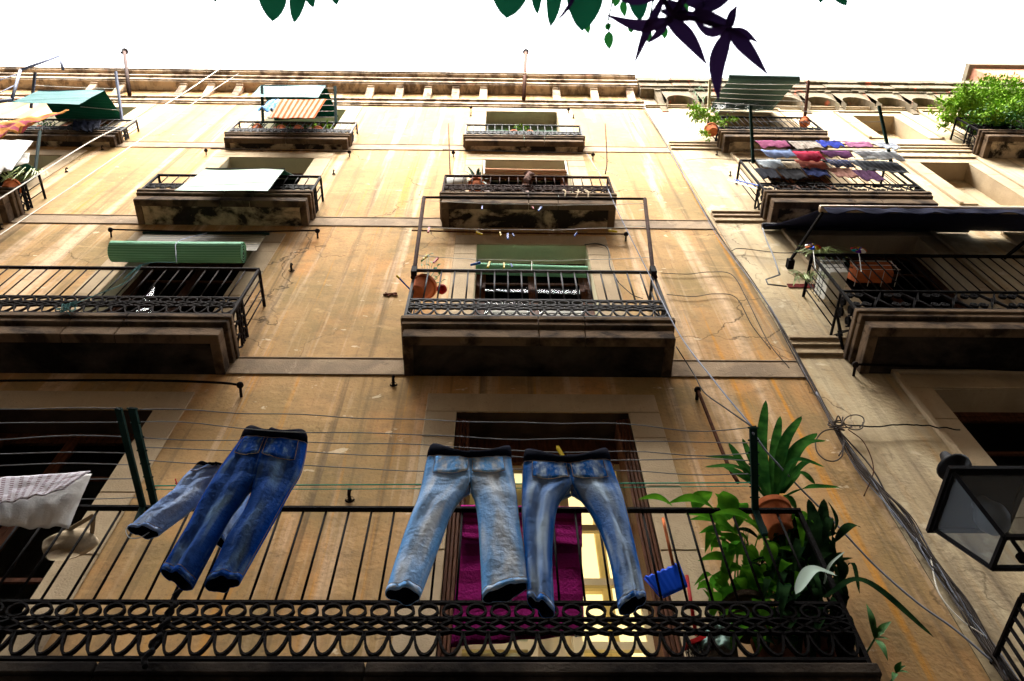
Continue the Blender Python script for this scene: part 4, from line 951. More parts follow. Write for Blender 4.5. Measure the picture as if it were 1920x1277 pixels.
def peg(px, py, out, colr, label, tilt=0., s=1.0):
    s *= 1.35
    c = at(px, py, out); t = thing('clothes_peg', c+Vector((0, 0, -.03)), label, 'clothes peg', 'plastic clothes pegs')
    for k, dy in ((0, -.006), (1, .006)):
        mb = MB(); d = Vector((sin(tilt), dy*1.2, -cos(tilt))); mb.beam(c+Vector((0, dy, 0))-d*.03*s, c+Vector((0, dy*.4, 0))+d*.05*s, .012*s, .006*s); mb.build('peg_half', PEGM[colr], t)
    MB().tube([c+Vector((-.008, 0, 0)), c+Vector((.008, 0, 0))], .005, 6).build('spring', 'wire', t)
for a in [(904, 389, .76, 'blue', 'blue peg on the top string, left of centre'), (999, 389, .76, 'red', 'small red peg on the top string beside a blue one', .2, .7), (1013, 391, .76, 'blue', 'tilted blue peg just right of the small red one', -.3, 1.3),
          (804, 430, .66, 'red', 'red peg beside the left frame post', 0, 1.4), (897, 437, .64, 'yellow', 'yellow peg tilted on the middle string, left', .8), (938, 438, .64, 'yellow', 'upright yellow peg left of the long blue peg', .1),
          (952, 442, .64, 'blue', 'long blue peg hanging from the middle string', 0, 1.4), (962, 440, .64, 'blue', 'pale blue peg just right of the long blue one', .2, .8), (1080, 439, .64, 'blue', 'blue peg on the middle string, right half', -.4),
          (1147, 433, .64, 'yellow', 'yellow peg near the right frame post', 1.2), (798, 481, .54, 'yellow', 'yellow peg above the hanging flower pot', -.2, 1.2), (818, 487, .54, 'red', 'red peg above the hanging flower pot', -.3, 1.3),
          (894, 494, .54, 'blue', 'blue peg slanting in front of the rolled blind', -1.0, 1.2), (917, 495, .54, 'yellow', 'large yellow peg in front of the rolled blind', -.15, 1.4), (945, 497, .54, 'yellow', 'pale yellow peg just above the rail', 0, 1.2), (959, 497, .54, 'blue', 'small blue peg right of the pale yellow peg', .2, .8)]: peg(*a)
c = at(790, 545, .30)
t = thing('potted_plant', c, 'tilted terracotta pot with a small leafy plant behind the grey railing', 'potted plant'); pot(c+Vector((-.04, -.02, -.12)), .14, .26, t, tilt=(.28, .1, 1))
mb = MB(); r = rnd(8)
for (x, y) in [(800, 484), (805, 478), (790, 492), (812, 492), (820, 500), (824, 515), (828, 528), (815, 508), (796, 498), (806, 500), (820, 522)]:
    p = at(x, y, .33); a = r.random()*6.28; oval(mb, p, p+Vector((.06*cos(a), -.02, .07*sin(a))), .045); mb.tube([c+Vector((.03, 0, .12)), p], .004, 4)
mb.build('foliage', 'leaf', t)
t = MB().lathe(at(828, 546, .38), [(.001, 0), (.03, .004), (.05, .02), (.058, .05), (.05, .08), (.03, .097), (.001, .1)], 20).build('ball', 'red', smooth=True); tag(t, 'small red ball hanging beside the tilted flower pot', 'ball')
t = thing('stick', at(755, 530, .3), 'light blue stick with yellow tip poking out left of the centre balcony', 'stick'); MB().tube([at(748, 521, .52), at(772, 546, .40)], .009, 6).build('handle', 'peg_blue', t); MB().tube([at(744, 517, .54), at(749, 522, .52)], .012, 6).build('tip', 'yellow', t)
M['curtain'] = weave('white_curtain', (.6, .6, .58), (.5, .5, .5), 'x', 3)
# ------------------------------------------------------------------ third floor centre: rods, aloe, dish, rag
for (p, lb, px) in ((((868, 330), (866, 310), (851, 290), (841, 232)), 'thin bent rusty rod standing on the rail, left end', 841), (((1135, 330), (1137, 312), (1139, 280), (1134, 232)), 'thin bent rusty rod standing on the rail, right end', 1135)):
    pts = [at(px+ (3 if px < 900 else 0), 326, .40), at(px+(2 if px < 900 else 3), 300, .44), at(px, 232, .50)]
    tag(MB().tube(catmull(pts, 5), .011, 6).build('iron_rod', 'rust', smooth=True), lb, 'iron rod', 'rusty rods on the third floor rail')
c = at(893, 352, .22); t = thing('potted_plant', c, 'spiky aloe with long pointed leaves in a terracotta pot, third floor', 'potted plant'); pot(c+Vector((0, 0, -.1)), .13, .2, t)
mb = MB(); r = rnd(4)
for (x, y) in [(877, 312), (898, 315), (868, 330), (918, 327), (905, 318), (885, 322), (912, 345), (875, 340), (895, 325), (870, 320), (916, 336)]:
    blade(mb, [c+Vector((0, 0, .1)), (c+Vector((0, -.05, .22))).lerp(at(x, y, .36), .5), at(x, y, .38)], .05, tip=1)
mb.build('foliage', 'leaf_dark', t)
MB().lathe(c+Vector((-.33, -.02, .08)), [(.03, -.12), (.045, 0), (.05, .14), (.035, .24), (.005, .27)], 12).build('cactus', 'leaf_pale', t)
c = at(853, 341, .30); t = tag(MB().lathe(c, [(.001, 0), (.17, .01), (.19, .03), (.2, .06)], 28, (.15, 1, .5)).build('basin', 'white', smooth=True), 'round white basin leaning against the third floor railing', 'basin')
c = at(990, 330, .42); mb = MB()
mb.grid(lambda u, v: c+Vector((.05*cos(2*pi*u)*(1.3-v*.8)+.02*sin(v*9)+.05*v, -.03+.04*sin(2*pi*u), -.42*v+.03*nz(u*5, v*9, 1))), 12, 20).build('x', 'canvas') if 0 else None
mb.grid(lambda u, v: c+Vector(((.045+.02*sin(v*14+u*6))*cos(2*pi*u)*(1.35-v*.75)+.03*sin(v*7), -.03+.04*sin(2*pi*u), .04-.42*v+.02*nz(u*5, v*9, 1))), 14, 24)
tag(mb.build('rag', mat('brown_rag', (.13, .075, .06), .95, 0, .4, 40, .5, 20), smooth=True), 'twisted brown rag tied round the middle of the third floor railing', 'rag')
for k, (x, y, x2, y2) in enumerate([(1056, 356, 1059, 368), (1084, 356, 1079, 372), (1096, 356, 1103, 370)]):
    tag(MB().tube(catmull([at(x, y, .40), at((x+x2)/2+3, (y+y2)/2-3, .45), at(x2, y2, .44)], 5), .012, 5).build('cloth_strip', 'canvas'), 'pale cloth strip tied to the right part of the third floor railing', 'cloth strip', 'cloth strips tied to the third floor railing')
# ------------------------------------------------------------------ top floor: plants, towel, jeans
def bushy(mb, c, rx, ry, rz, n, s, seed, up=Vector((0, -1, .4)), lumps=6):
    r = rnd(seed); ls = [(Vector(((r.random()-.5)*1.5*rx, (r.random()-.5)*1.5*ry, (r.random()-.5)*1.5*rz)), .35+.4*r.random()) for _ in range(lumps)]
    for k in range(n):
        l, q = ls[r.randrange(lumps)]; d = Vector((r.gauss(0, 1), r.gauss(0, 1), r.gauss(0, 1))).normalized()*(r.random()**.4)
        p = Vector(c)+l+Vector((d.x*rx, d.y*ry, d.z*rz))*q; e = Vector((r.gauss(0, 1), r.gauss(0, 1), r.gauss(0, 1)-.2)).normalized()
        oval(mb, p, p+e*s*(.6+.8*r.random()), s*.42, up=Vector((r.gauss(0, .5), -1, r.gauss(.3, .5))), curl=.1, n=4)
for (px, py, m_, lb, rx, n) in [(488, 238, 'leaf_dark', 'feathery dark green plant behind the top floor railing, left end', .16, 140), (532, 240, 'leaf', 'bright green bushy plant behind the top floor railing, middle', .15, 150), (563, 240, 'leaf_dark', 'small dark plant beside the bright bushy one', .12, 90),
                        (600, 242, 'leaf_bright', 'yellow green plant behind the top floor railing, right end', .15, 110), (963, 249, 'leaf_bright', 'yellow green seedling on the grey top floor balcony, left', .12, 60), (993, 250, 'leaf_bright', 'smaller yellow green seedling right of the first', .09, 35),
                        (85, 241, 'leaf', 'green leafy plant behind the far left top railing', .15, 80)]:
    c = at(px, py, .12); t = thing('potted_plant', c+Vector((0, 0, -.3)), lb, 'potted plant', 'plants on the top floor balconies'); pot(c+Vector((0, 0, -.34)), .1, .18, t)
    mb = MB(); bushy(mb, c+Vector((0, 0, .02)), rx*1.3, .1, .25, n, .075, px); mb.tube([c+Vector((0, 0, -.2)), c], .01, 5); mb.build('foliage', m_, t)
M['orange_stripe'] = weave('orange_striped_towel', (.26, .21, .15), (.30, .06, .012), 'x', 9)
t = thing('clothesline_rack', at(560, 228, .25), 'two dark arms holding strings and a striped towel over the top balcony', 'clothesline')
for (x, y, x2, y2) in ((493, 230, 491, 162), (630, 230, 628, 162)): MB().beam(at(x, y, .25), at(x2, y2, .72), .05, .03).build('arm', 'green_metal', t)
for k in range(6):
    f = k/5; MB().tube(sag(at(493, 230, .25).lerp(at(491, 162, .72), .15+.8*f), at(630, 230, .25).lerp(at(628, 162, .72), .15+.8*f), .02, 8), .005, 4).build('string', 'line', t)
cloth('striped_towel', at(523, 187, .60), at(612, 186, .60), at(503, 222, .56), at(588, 223, .56), 'orange_stripe', 'orange and white striped towel hanging under the teal blind', 'towel', None, .016, 2, 3, ragged=.06)
cloth('small_jeans', at(505, 188, .62), at(524, 186, .62), at(482, 206, .60), at(512, 205, .60), DEN['pale'], 'crumpled light blue jeans beside the striped towel, top floor', 'jeans', None, .05, 2, 7, ragged=.1)
t = thing('clothesline_rack', at(130, 230, .25), 'grey metal arms and strings over the far left top balcony', 'clothesline')
for (x, y, x2, y2) in ((229, 226, 217, 135), (58, 203, 66, 136)): MB().beam(at(x, y, .25), at(x2, y2, .85), .05, .035).build('arm', 'grey_metal', t)
for k in range(4): f = .2+k*.22; MB().tube(sag(at(229, 226, .25).lerp(at(217, 135, .85), f), at(58, 203, .25).lerp(at(66, 136, .85), f), .03, 8), .006, 4).build('string', 'line', t)
M['sunset'] = weave('orange_pink_cloth', (.38, .17, .05), (.24, .05, .07), 'y', 2.2)
cloth('beach_towel', at(-20, 232, .7), at(130, 206, .7), at(-30, 262, .66), at(60, 238, .66), 'sunset', 'orange and pink beach towel blowing under the far left teal blind', 'towel', None, .07, 2, 5, ragged=.1)
cloth('navy_garment', at(138, 226, .3), at(190, 226, .3), at(135, 244, .3), at(186, 246, .3), 'denim_in', 'dark navy garment lying over the far left top railing', 'garment', None, .05, 3, 5)
# far left third floor: white cloths, green awning, spider plant
cloth('bed_sheet', at(-60, 262, .62), at(62, 264, .70), at(-60, 345, .60), at(20, 318, .68), 'white_cloth', 'large white sheet hanging at the left edge, third floor', 'sheet', None, .03, 3, 2, ragged=.05)
cloth('pillowcase', at(-20, 288, .55), at(56, 287, .6), at(-30, 330, .5), at(52, 306, .6), 'white_cloth', 'smaller white cloth just below the large sheet, left edge', 'cloth', None, .02, 2, 9)
slats('x', at(0, 0), at(1, 0), at(0, 1), at(1, 1), 'blind_dark', None) if 0 else None
t = thing('slat_blind', at(40, 305, .5), 'dark green awning blind under the white sheet, left edge', 'blind', 'green slat blinds'); slats('sheet', at(-40, 330, .03), at(76, 320, .03), at(-60, 306, .6), at(38, 300, .6), 'blind_dark', t, 16)
t = tag(MB().beam(at(66, 320, .40), at(75, 246, .75), .035).build('clothesline_rack', 'green_metal'), 'single dark arm rising from the far left third floor rail', 'clothesline')
c = at(22, 352, .36); t = thing('potted_plant', c, 'pale spider plant trailing through the far left third floor railing', 'potted plant'); pot(c+Vector((0, 0, -.15)), .12, .2, t); mb = MB(); r = rnd(21)
for k in range(34):
    a = r.random()*6.28; L = .2+.25*r.random(); p = c+Vector((0, 0, .08)); q = p+Vector((L*cos(a), -.12-.1*r.random(), .12+.1*r.random())); e = p+Vector((L*1.7*cos(a), -.2, -.1-.2*r.random()+.2*sin(a))); blade(mb, [p, q, e], .018, n=5)
mb.build('foliage', 'leaf_pale', t)
# ------------------------------------------------------------------ right house: washing on two green posts
t = thing('clothesline_rack', at(1540, 300, .42), 'two dark green posts with wires carrying rows of dark washing', 'clothesline')
pa = (at(1412, 306, .42), at(1407, 199, 1.15)); pb = (at(1672, 310, .42), at(1648, 199, 1.15))
for p, q in (pa, pb): MB().beam(p, q, .045, .035).build('post', 'green_metal', t)
def rowpt(px, py, side):                     # point on the plane spanned by the two posts
    (p, q), y0, y1 = (pa, 306, 199) if side == 0 else (pb, 310, 199); f = (y0-py)/(y0-y1); return p.lerp(q, f), .42+(1.15-.42)*f
for k, y in enumerate((208, 228, 264, 281, 298)):
    a, _ = rowpt(0, y, 0); b, _ = rowpt(0, y+1, 1); MB().tube(sag(a, b, .03, 12), .005, 4).build('wire', 'wire', t)
def gm(name, c, c2=None, ax='x', f=0): M[name] = weave(name, c, c2 or c, ax, f, fade=tuple(min(1, x*1.5+.01) for x in c), lo=.5, hi=.7); return name
G = [(1416, 264, 1473, 264, .26, gm('mauve_jersey', (.20, .05, .11)), 'mauve jersey, first on the outermost wire'), (1478, 265, 1534, 265, .30, gm('speckled_cloth', (.30, .26, .22), (.12, .10, .09), 'check', 9), 'beige speckled shirt on the outermost wire'),
     (1529, 264, 1574, 264, .26, gm('royal_cloth', (.02, .035, .26)), 'royal blue shirt on the outermost wire'), (1579, 266, 1630, 266, .22, gm('pink_cloth', (.28, .11, .20)), 'dusty pink top on the outermost wire'), (1631, 266, 1674, 267, .28, gm('light_grey_cloth', (.33, .36, .42)), 'light grey blue top, last on the outermost wire'),
     (1426, 281, 1482, 281, .30, gm('sky_cloth', (.17, .23, .38)), 'light blue shirt on the second wire, left'), (1482, 284, 1536, 285, .34, gm('crimson_cloth', (.34, .02, .05)), 'crimson red garment in the middle of the washing'), (1538, 282, 1592, 283, .26, gm('plum_cloth', (.10, .03, .09)), 'dark plum top right of the crimson one'),
     (1598, 282, 1678, 283, .36, gm('grey_stripe_cloth', (.30, .31, .31), (.22, .23, .24), 'x', 8), 'wide light grey striped cloth on the second wire'),
     (1417, 300, 1463, 300, .30, gm('ash_cloth', (.26, .29, .31)), 'ash grey garment, third wire, left end'), (1464, 303, 1494, 303, .28, gm('cream_cloth', (.50, .42, .30)), 'small cream garment on the third wire'), (1488, 300, 1541, 302, .32, gm('rust_cloth', (.28, .08, .05)), 'rust brown garment below the crimson one'),
     (1545, 298, 1590, 300, .30, gm('plaid_cloth', (.05, .06, .12), (.22, .2, .2), 'check', 6), 'dark blue plaid shirt on the third wire'), (1592, 300, 1682, 304, .42, gm('charcoal_stripe', (.055, .06, .07), (.11, .12, .13), 'x', 9), 'wide charcoal striped cloth at the right end'),
     (1412, 315, 1452, 316, .34, gm('black_cloth', (.010, .011, .016)), 'black trousers on the innermost wire, left end'), (1455, 316, 1500, 316, .36, gm('black_cloth2', (.012, .012, .014)), 'black skirt right of the black trousers'), (1500, 314, 1545, 316, .30, gm('navy_cloth', (.012, .018, .06)), 'dark navy shirt on the innermost wire'),
     (1548, 314, 1592, 316, .34, gm('brown_cloth', (.18, .09, .07)), 'brown pink patterned top on the innermost wire'), (1592, 318, 1640, 320, .36, gm('dark_plum_cloth', (.05, .02, .05)), 'dark plum skirt below the striped cloth')]
for k, (x1, y1, x2, y2, dr, m_, lb) in enumerate(G):
    o1 = .42+.73*max(0, (306-y1)/107); o1 = max(o1, .47)
    a = at(x1, y1, o1); b = at(x2, y2, o1)
    cloth('garment', a, b, a+Vector((.02, .0, -dr*1.35)), b+Vector((-.02, 0, -dr*1.35)), m_, lb, 'garment', 'washing on the right balcony', .022, 2, k, ragged=.07, drape=.03, nu=20, nv=10)
for k, (p, q, m_) in enumerate((((1365, 337), (1420, 354), 'white'), ((1377, 337), (1422, 348), 'peg_blue'))):
    tag(MB().tube([at(*p, .15), at(*q, .40)], .011, 6).build('pole', m_), ('white pole end poking out left of the washing balcony', 'blue pole end poking out left of the washing balcony')[k], 'pole')
# top right balcony: posts, lines, hanging plants, pot, plastic
t = thing('clothesline_rack', at(1420, 220, .35), 'pale wooden posts with strings over the top right balcony', 'clothesline')
for x, y, x2, y2 in ((1329, 206, 1331, 150), (1509, 218, 1516, 152)): MB().beam(at(x, y, .34), at(x2, y2, .85), .05, .04).build('post', mat('pale_post', (.42, .38, .26), .8, 0, .1, 20, .2, 10) if x < 1400 else 'rust', t)
for k in range(6): f = .1+.16*k; MB().tube(sag(at(1329, 206, .34).lerp(at(1331, 150, .85), f), at(1509, 218, .34).lerp(at(1516, 152, .85), f), .06, 10), .006, 4).build('string', 'line', t)
c = at(1503, 230, .25); t = thing('flower_pot', c, 'empty terracotta pot lying at the right end of the top right balcony', 'flower pot'); pot(c+Vector((0, 0, -.1)), .1, .2, t, (.5, 0, 1))
M['film'] = glass('clear_plastic_film', (.75, .78, .78))
c = at(1325, 245, .40); t = thing('trailing_plant', c, 'yellow green trailing plant spilling over the left end of the top right balcony', 'plant')
mb = MB(); bushy(mb, at(1325, 218, .38), .30, .15, .40, 420, .085, 31, lumps=9); bushy(mb, at(1345, 226, .4), .35, .1, .2, 120, .08, 32); bushy(mb, at(1322, 252, .4), .12, .1, .35, 90, .07, 33); mb.build('foliage', 'leaf_bright', t)
mb = MB(); r = rnd(41)
for k in range(60):
    x, y = 1312+r.gauss(0, 9), 195+r.gauss(0, 17); p = at(x, y, .4); e = p+Vector((r.gauss(0, .08), -.03, r.gauss(.10, .08))); blade(mb, [p, e], .016, n=3)
mb.build('grey_foliage', mat('grey_green_leaf', (.10, .17, .09), .7), t)
pot(at(1337, 248, .30), .12, .2, t)
# big bush, top right
c = at(1860, 250, .3); t = thing('balcony_bush', c, 'large bright green bush overflowing the top right balcony', 'bush')
mb = MB()
for (x, y, rx, rz, n, o_) in [(1800, 200, .32, .42, 900, .5), (1850, 180, .42, .6, 1200, .5), (1905, 185, .5, .8, 1400, .5), (1860, 225, .42, .5, 1000, .45), (1930, 220, .5, .8, 1000, .4), (1780, 205, .15, .15, 160, .5)]:
    bushy(mb, at(x, y, o_), rx, .35, rz, int(n*1.7), .085, x, lumps=16)
mb.build('crown', 'leaf_bright', t)
mb = MB()
for (x, y, rx, rz, n, o_) in [(1880, 215, .45, .5, 500, .35), (1850, 232, .4, .35, 450, .4), (1915, 240, .3, .5, 400, .4)]: bushy(mb, at(x, y, o_), rx, .25, rz, n, .08, x+7, lumps=7)
mb.build('inner_foliage', 'leaf', t)
mb = MB(); r = rnd(6)
for k in range(26):
    p = at(1905+r.random()*30, 262, .2); q = at(1830+r.random()*80, 205+r.random()*45, .4); mb.tube(catmull([p, p.lerp(q, .5)+Vector((r.gauss(0, .1), 0, .1)), q], 4), [.022*(1-i/12) for i in range(9)], 5)
mb.build('branches', 'bark', t)
# ------------------------------------------------------------------ navy awning, second floor right
t = thing('awning', at(1560, 425, 0), 'navy blue folding arm awning stretched over the right balcony', 'awning')
M['navy'] = mat('navy_canvas', (.012, .014, .035), .85, 0, .3, 50, .2, 6)
W0, W1 = at(1432, 424, .06), at(1815, 432, .06); A, B = at(1541, 392, .95), at(1960, 397, .95); W1 = Vector((W0.x+3.3, W0.y, W0.z)); W1 = at(1990, 436, .06)
B.z = A.z = (A.z+B.z)/2
solid(MB().grid(lambda u, v: (W0*(1-u)+W1*u)*(1-v)+(A*(1-u)+B*u)*v+Vector((0, 0, -.05*sin(pi*v)+.015*nz(u*9, v*2, 2))), 30, 10).build('canvas', 'navy', t, smooth=True), .004)
MB().tube([A+Vector((-.02, 0, .02)), B+Vector((0, 0, .02))], .045, 12).build('front_bar', mat('bronze_bar', (.20, .15, .10), .35, .5), t, smooth=True)
solid(MB().grid(lambda u, v: A*(1-u)+B*u+Vector((0, -.03+.02*sin(u*37)*v+.012*nz(u*20, v, 1), -.02-(.17+.03*sin(u*31+nz(u*5, 0, 0)*3))*v)), 90, 5).build('valance', 'navy', t, smooth=True), .003)
MB().tube([W0+Vector((-.02, 0, .0)), at(1815, 430, .06)], .05, 10).build('wall_roller', 'black', t, smooth=True)
el = at(1482, 488, .10)
MB().beam(A+Vector((0, .03, -.03)), el, .03).build('arm', 'iron_dark', t); MB().box(el.x-.04, el.x+.04, -.12, 0, el.z-.06, el.z+.03).build('arm_bracket', 'iron_dark', t)
MB().beam(at(1926, 450, .8), at(1882, 485, .55), .03).build('arm', 'iron_dark', t)
MB().tube(catmull([at(1430, 428, .08), at(1437, 450, .10), at(1450, 480, .16), at(1462, 515, .2)], 5), .010, 6).tube([at(1462, 515, .2), at(1436, 524, .2), at(1440, 533, .2), at(1475, 537, .22)], .010, 6).build('crank', 'wire', t, smooth=True)
# pinwheels and planters
def pinwheel(px, py, out, label, seed):
    c = at(px, py, out); t = thing('pinwheel', at(px+4, py+30, out), label, 'pinwheel', 'pinwheels on the right balcony'); cols = ['teal', 'blue', 'purple', 'yellow', 'white', 'red', 'terracotta']
    MB().tube([c, at(px+5, py+40, out-.03)], .005, 5).build('stick', 'white', t)
    n = 7
    for k in range(n):
        a = 2*pi*k/n+seed; mb = MB(); d = Vector((cos(a), 0, sin(a))); e = Vector((cos(a+.9), 0, sin(a+.9)))
        mb.grid(lambda u, v: c+(d*(1-u)+e*u)*.085*v*(1+.25*sin(pi*u))+Vector((0, -.03*sin(pi*v)*u, 0)), 5, 5); solid(mb.build('petal', M[cols[(k*2+int(seed*3)) % 7]], t), .002)
    MB().lathe(c+Vector((0, -.035, 0)), [(.001, -.01), (.014, 0), (.001, .01)], 10, (0, 1, 0)).build('hub', 'yellow', t)
pinwheel(1524, 463, .60, 'larger multicoloured pinwheel above the spider plant', .2); pinwheel(1610, 469, .58, 'smaller multicoloured pinwheel above the terracotta trough', 1.1)
def trough(px0, py0, px1, py1, out, h, dpt, m_, label, cages=None, ax=0):
    a, b = at(px0, py0, out), at(px1, py1, out); t = thing('planter_box', a.lerp(b, .5), label, 'planter'); mb = MB()
    if ax == 0:
        z1 = (a.z+b.z)/2; mb.add([(a.x+.03, a.y+.03, z1-h), (b.x-.03, a.y+.03, z1-h), (b.x-.03, a.y+dpt-.03, z1-h), (a.x+.03, a.y+dpt-.03, z1-h), (a.x, a.y, z1), (b.x, a.y, z1), (b.x, a.y+dpt, z1), (a.x, a.y+dpt, z1)], [(0,3,2,1),(4,5,6,7),(0,1,5,4),(1,2,6,5),(2,3,7,6),(3,0,4,7)])
        mb.box(a.x-.012, b.x+.012, a.y-.012, a.y-.001, z1-.035, z1+.005)
    bevel(mb.build('box', m_, t), .006, 2); return t, a, b
t, a, b = trough(1594, 492, 1670, 494, .42, .20, .20, 'terracotta', 'terracotta trough held in a wire cage behind the right railing')
z = a.z; mb = MB()
for f in (0, .33, .66, 1): x = a.x+(b.x-a.x)*f; mb.tube([(x, a.y-.02, z), (x, a.y-.02, z-.24), (x, a.y+.2, z-.24)], .004, 4)
for dz in (0, -.12, -.24): mb.tube([(a.x-.02, a.y-.02, z+dz), (b.x+.02, a.y-.02, z+dz)], .004, 4)
mb.build('wire_cage', 'line', t)
t2, a, b = trough(1538, 488, 1582, 490, .46, .26, .42, 'white', 'white plastic planter box at the corner of the right balcony')
mb = MB()
for f in (0, .25, .5, .75, 1):
    x = a.x+(b.x-a.x)*f; mb.tube([(x, a.y-.03, z+.02), (x, a.y-.03, z-.34)], .0035, 4); mb.tube([(a.x-.03, a.y+.4*f, z+.02), (a.x-.03, a.y+.4*f, z-.34)], .0035, 4)
for dz in (0, -.1, -.2, -.3): mb.tube([(b.x+.02, a.y-.03, z+dz), (a.x-.03, a.y-.03, z+dz), (a.x-.03, a.y+.4, z+dz)], .0035, 4)
mb.build('wire_cage', 'green_metal', t2)
for (px, py, out, n, L, lb, sd_) in [(1545, 484, .42, 40, .30, 'spider plant arching out of the white planter box', 3), (1518, 530, .30, 26, .26, 'variegated spider plant hanging below the corner of the right balcony', 5)]:
    c = at(px, py, out); t = thing('spider_plant', c+Vector((0, 0, -.05)), lb, 'plant', 'spider plants on the right balcony'); mb = MB(); r = rnd(sd_)
    for k in range(n):
        a_ = r.random()*6.28; l = L*(.6+.6*r.random()); p = c; q = p+Vector((l*.5*cos(a_), -.08*r.random(), .08+.12*r.random())); e = p+Vector((l*cos(a_)*1.2, -.12*r.random(), -.05+.3*(r.random()-.4))); blade(mb, [p, q, e], .02, n=5)
    mb.build('foliage', 'leaf_pale', t)
mb = MB(); a = at(1475, 532, .01); mb.box(a.x, a.x+.36, -.012, -.001, a.z-.10, a.z); tag(mb.build('brick_recess', mat('red_brick_hole', (.10, .015, .012), .9, 0, .5, 40, .5, 12)), 'broken red brick hole in the wall left of the right balcony', 'hole')
# ------------------------------------------------------------------ wall fixings: rods, hooks
def wrod(pts, out, label, m_='iron', r_=.012, knob=None, grp='iron curtain rods on the facade'):
    P = [at(x, y, out) for x, y in pts]; t = thing('iron_rod', P[0], label, 'iron rod', grp); MB().tube(catmull(P, 6) if len(P) > 2 else P, r_, 6).build('rod', m_, t, smooth=True)
    for (x, y) in knob or []:
        q = at(x, y, out); MB().tube([q, Vector((q.x, 0, q.z-.02))], r_*1.1, 6).lathe(q+Vector((0, 0, -.03)), [(.001, 0), (.028, .01), (.035, .03), (.028, .05), (.001, .06)], 10).build('hook', 'iron', t, smooth=True)
wrod([(205, 430), (400, 435), (600, 432)], .10, 'long rusty rod above the rolled green blind', 'iron', knob=[(207, 431), (595, 433)])
wrod([(-40, 714), (250, 713), (400, 717), (452, 722)], .12, 'dark rod running below the left second floor balcony', 'iron_dark', .013, knob=[(450, 722)])
wrod([(772, 432), (960, 437), (1178, 439)], .10, 'rusty rod across the wall behind the clothesline frame', 'rust', knob=[(1174, 439)])
wrod([(1308, 730), (1360, 860), (1384, 905)], .10, 'thick rusty rod slanting down towards the strap leaf plant', 'rust', .016, knob=[(1308, 731)])
wrod([(395, 279), (520, 282), (655, 284)], .08, 'thin rod below the top floor balcony with the blind', 'iron', .009, knob=[(386, 282), (655, 285)])
wrod([(830, 281), (980, 285), (1112, 288)], .08, 'thin rod below the grey top floor balcony', 'iron', .009, knob=[(850, 286), (1112, 290)])
wrod([(876, 200), (960, 202), (1068, 204)], .08, 'thin rod over the walled top floor window', 'iron', .009, knob=[(883, 201), (1066, 205)])
wrod([(1604, 683), (1750, 688), (1960, 696)], .12, 'dark rod below the right second floor balcony', 'iron_dark', .014, knob=[(1604, 684)])
for (x, y, lb) in [(738, 722, 'pointed iron hook below the left corner of the centre balcony'), (656, 938, 'rusty hook ring on the wall just above the rail'), (192, 281, 'small ring hook right of the far left balcony'), (125, 323, 'tiny hook near the left end of the third floor'), (547, 508, 'small nail hook right of the left balcony rail'),
                   (3, 430, 'round hook at the left edge of the picture'), (626, 327, 'small hook right of the blind covered balcony'), (883, 218, 'short bent hook left of the walled window'), (1075, 222, 'short bent hook right of the walled window'), (1344, 291, 'small hook under the top right balcony'), (1369, 330, 'tiny hook left of the washing balcony')]:
    p = at(x, y, .0); s_ = 1.3 if y > 500 else 1.0
    t = MB().tube([p, p+Vector((0, -.05*s_, -.01)), p+Vector((0, -.07*s_, .02)), p+Vector((0, -.05*s_, .05))], .011*s_, 6).lathe(p+Vector((0, -.004, 0)), [(.03*s_, 0), (.024*s_, -.012)], 10, (0, 1, 0)).build('wall_hook', 'iron', smooth=True); tag(t, lb, 'hook', 'iron hooks in the facade')
# ------------------------------------------------------------------ cables
def cable(pts, out, label, m_='cable', r_=.006, n=10, name='cable', grp='cables on the facade', wob=0.):
    P = [at(x, y, out if not isinstance(out, (list, tuple)) else out[i]) for i, (x, y) in enumerate(pts)]; P = catmull(P, n) if len(P) > 2 else P
    if wob: P = [p+Vector((nz(i*.3, 1, 2)*wob, 0, nz(i*.3, 5, 2)*wob)) for i, p in enumerate(P)]
    return tag(MB().tube(P, r_, 5).build(name, m_ if not isinstance(m_, str) else M[m_], smooth=True), label, 'cable', grp)
seam = [(1205, 200), (1258, 290), (1300, 360), (1345, 438), (1395, 505), (1440, 575), (1478, 640), (1530, 735), (1565, 800), (1620, 878), (1690, 965), (1745, 1045), (1800, 1120), (1850, 1200), (1905, 1290)]
bun = thing('cable_bundle', at(1568, 800, .04), 'thick bundle of grey cables running down the seam between the two houses', 'cable bundle')
r = rnd(77)
for k in range(18):
    st = 0 if k < 3 else (5 if k < 6 else 7); P = []
    ph = r.random()*9
    for i, (x, y) in enumerate(seam[st:]):
        sp = 4 if st+i < 8 else 8+9*abs(sin((i+ph)*.8)); P.append(at(x+(r.random()-.5)*2*sp*(1 if (i+st) != 8 else .2), y, .02+.05*r.random()))
    MB().tube(catmull(P, 5), .0035+.0035*r.random(), 5).build('cable', ('cable', 'cable', 'cable_blue', 'cable')[k % 4], bun, smooth=True)
mb = MB(); c = at(1572, 800, .07)
kk = [c+Vector((r.gauss(0, .05), -abs(r.gauss(0, .03)), r.gauss(0, .05))) for i in range(26)]; mb.tube(catmull(kk, 5), .006, 5).build('knot', 'cable_dark' if 'cable_dark' in M else 'cable', bun, smooth=True)
for (cx, cy, rx, ry, lb) in ((1557, 835, 24, 30, 'brown cable loop hanging from the knot'), (1602, 792, 16, 14, 'small cable loop right of the knot')):
    cable([(cx+rx*cos(a*.7)+ (4*sin(a)), cy+ry*sin(a*.7)) for a in range(11)], .08, lb, 'cable', .006)
cable([(1590, 797), (1640, 800), (1700, 796), (1750, 800), (1800, 806)], .06, 'pair of black wires crossing from the knot to the right window', 'black', .007, wob=.02)
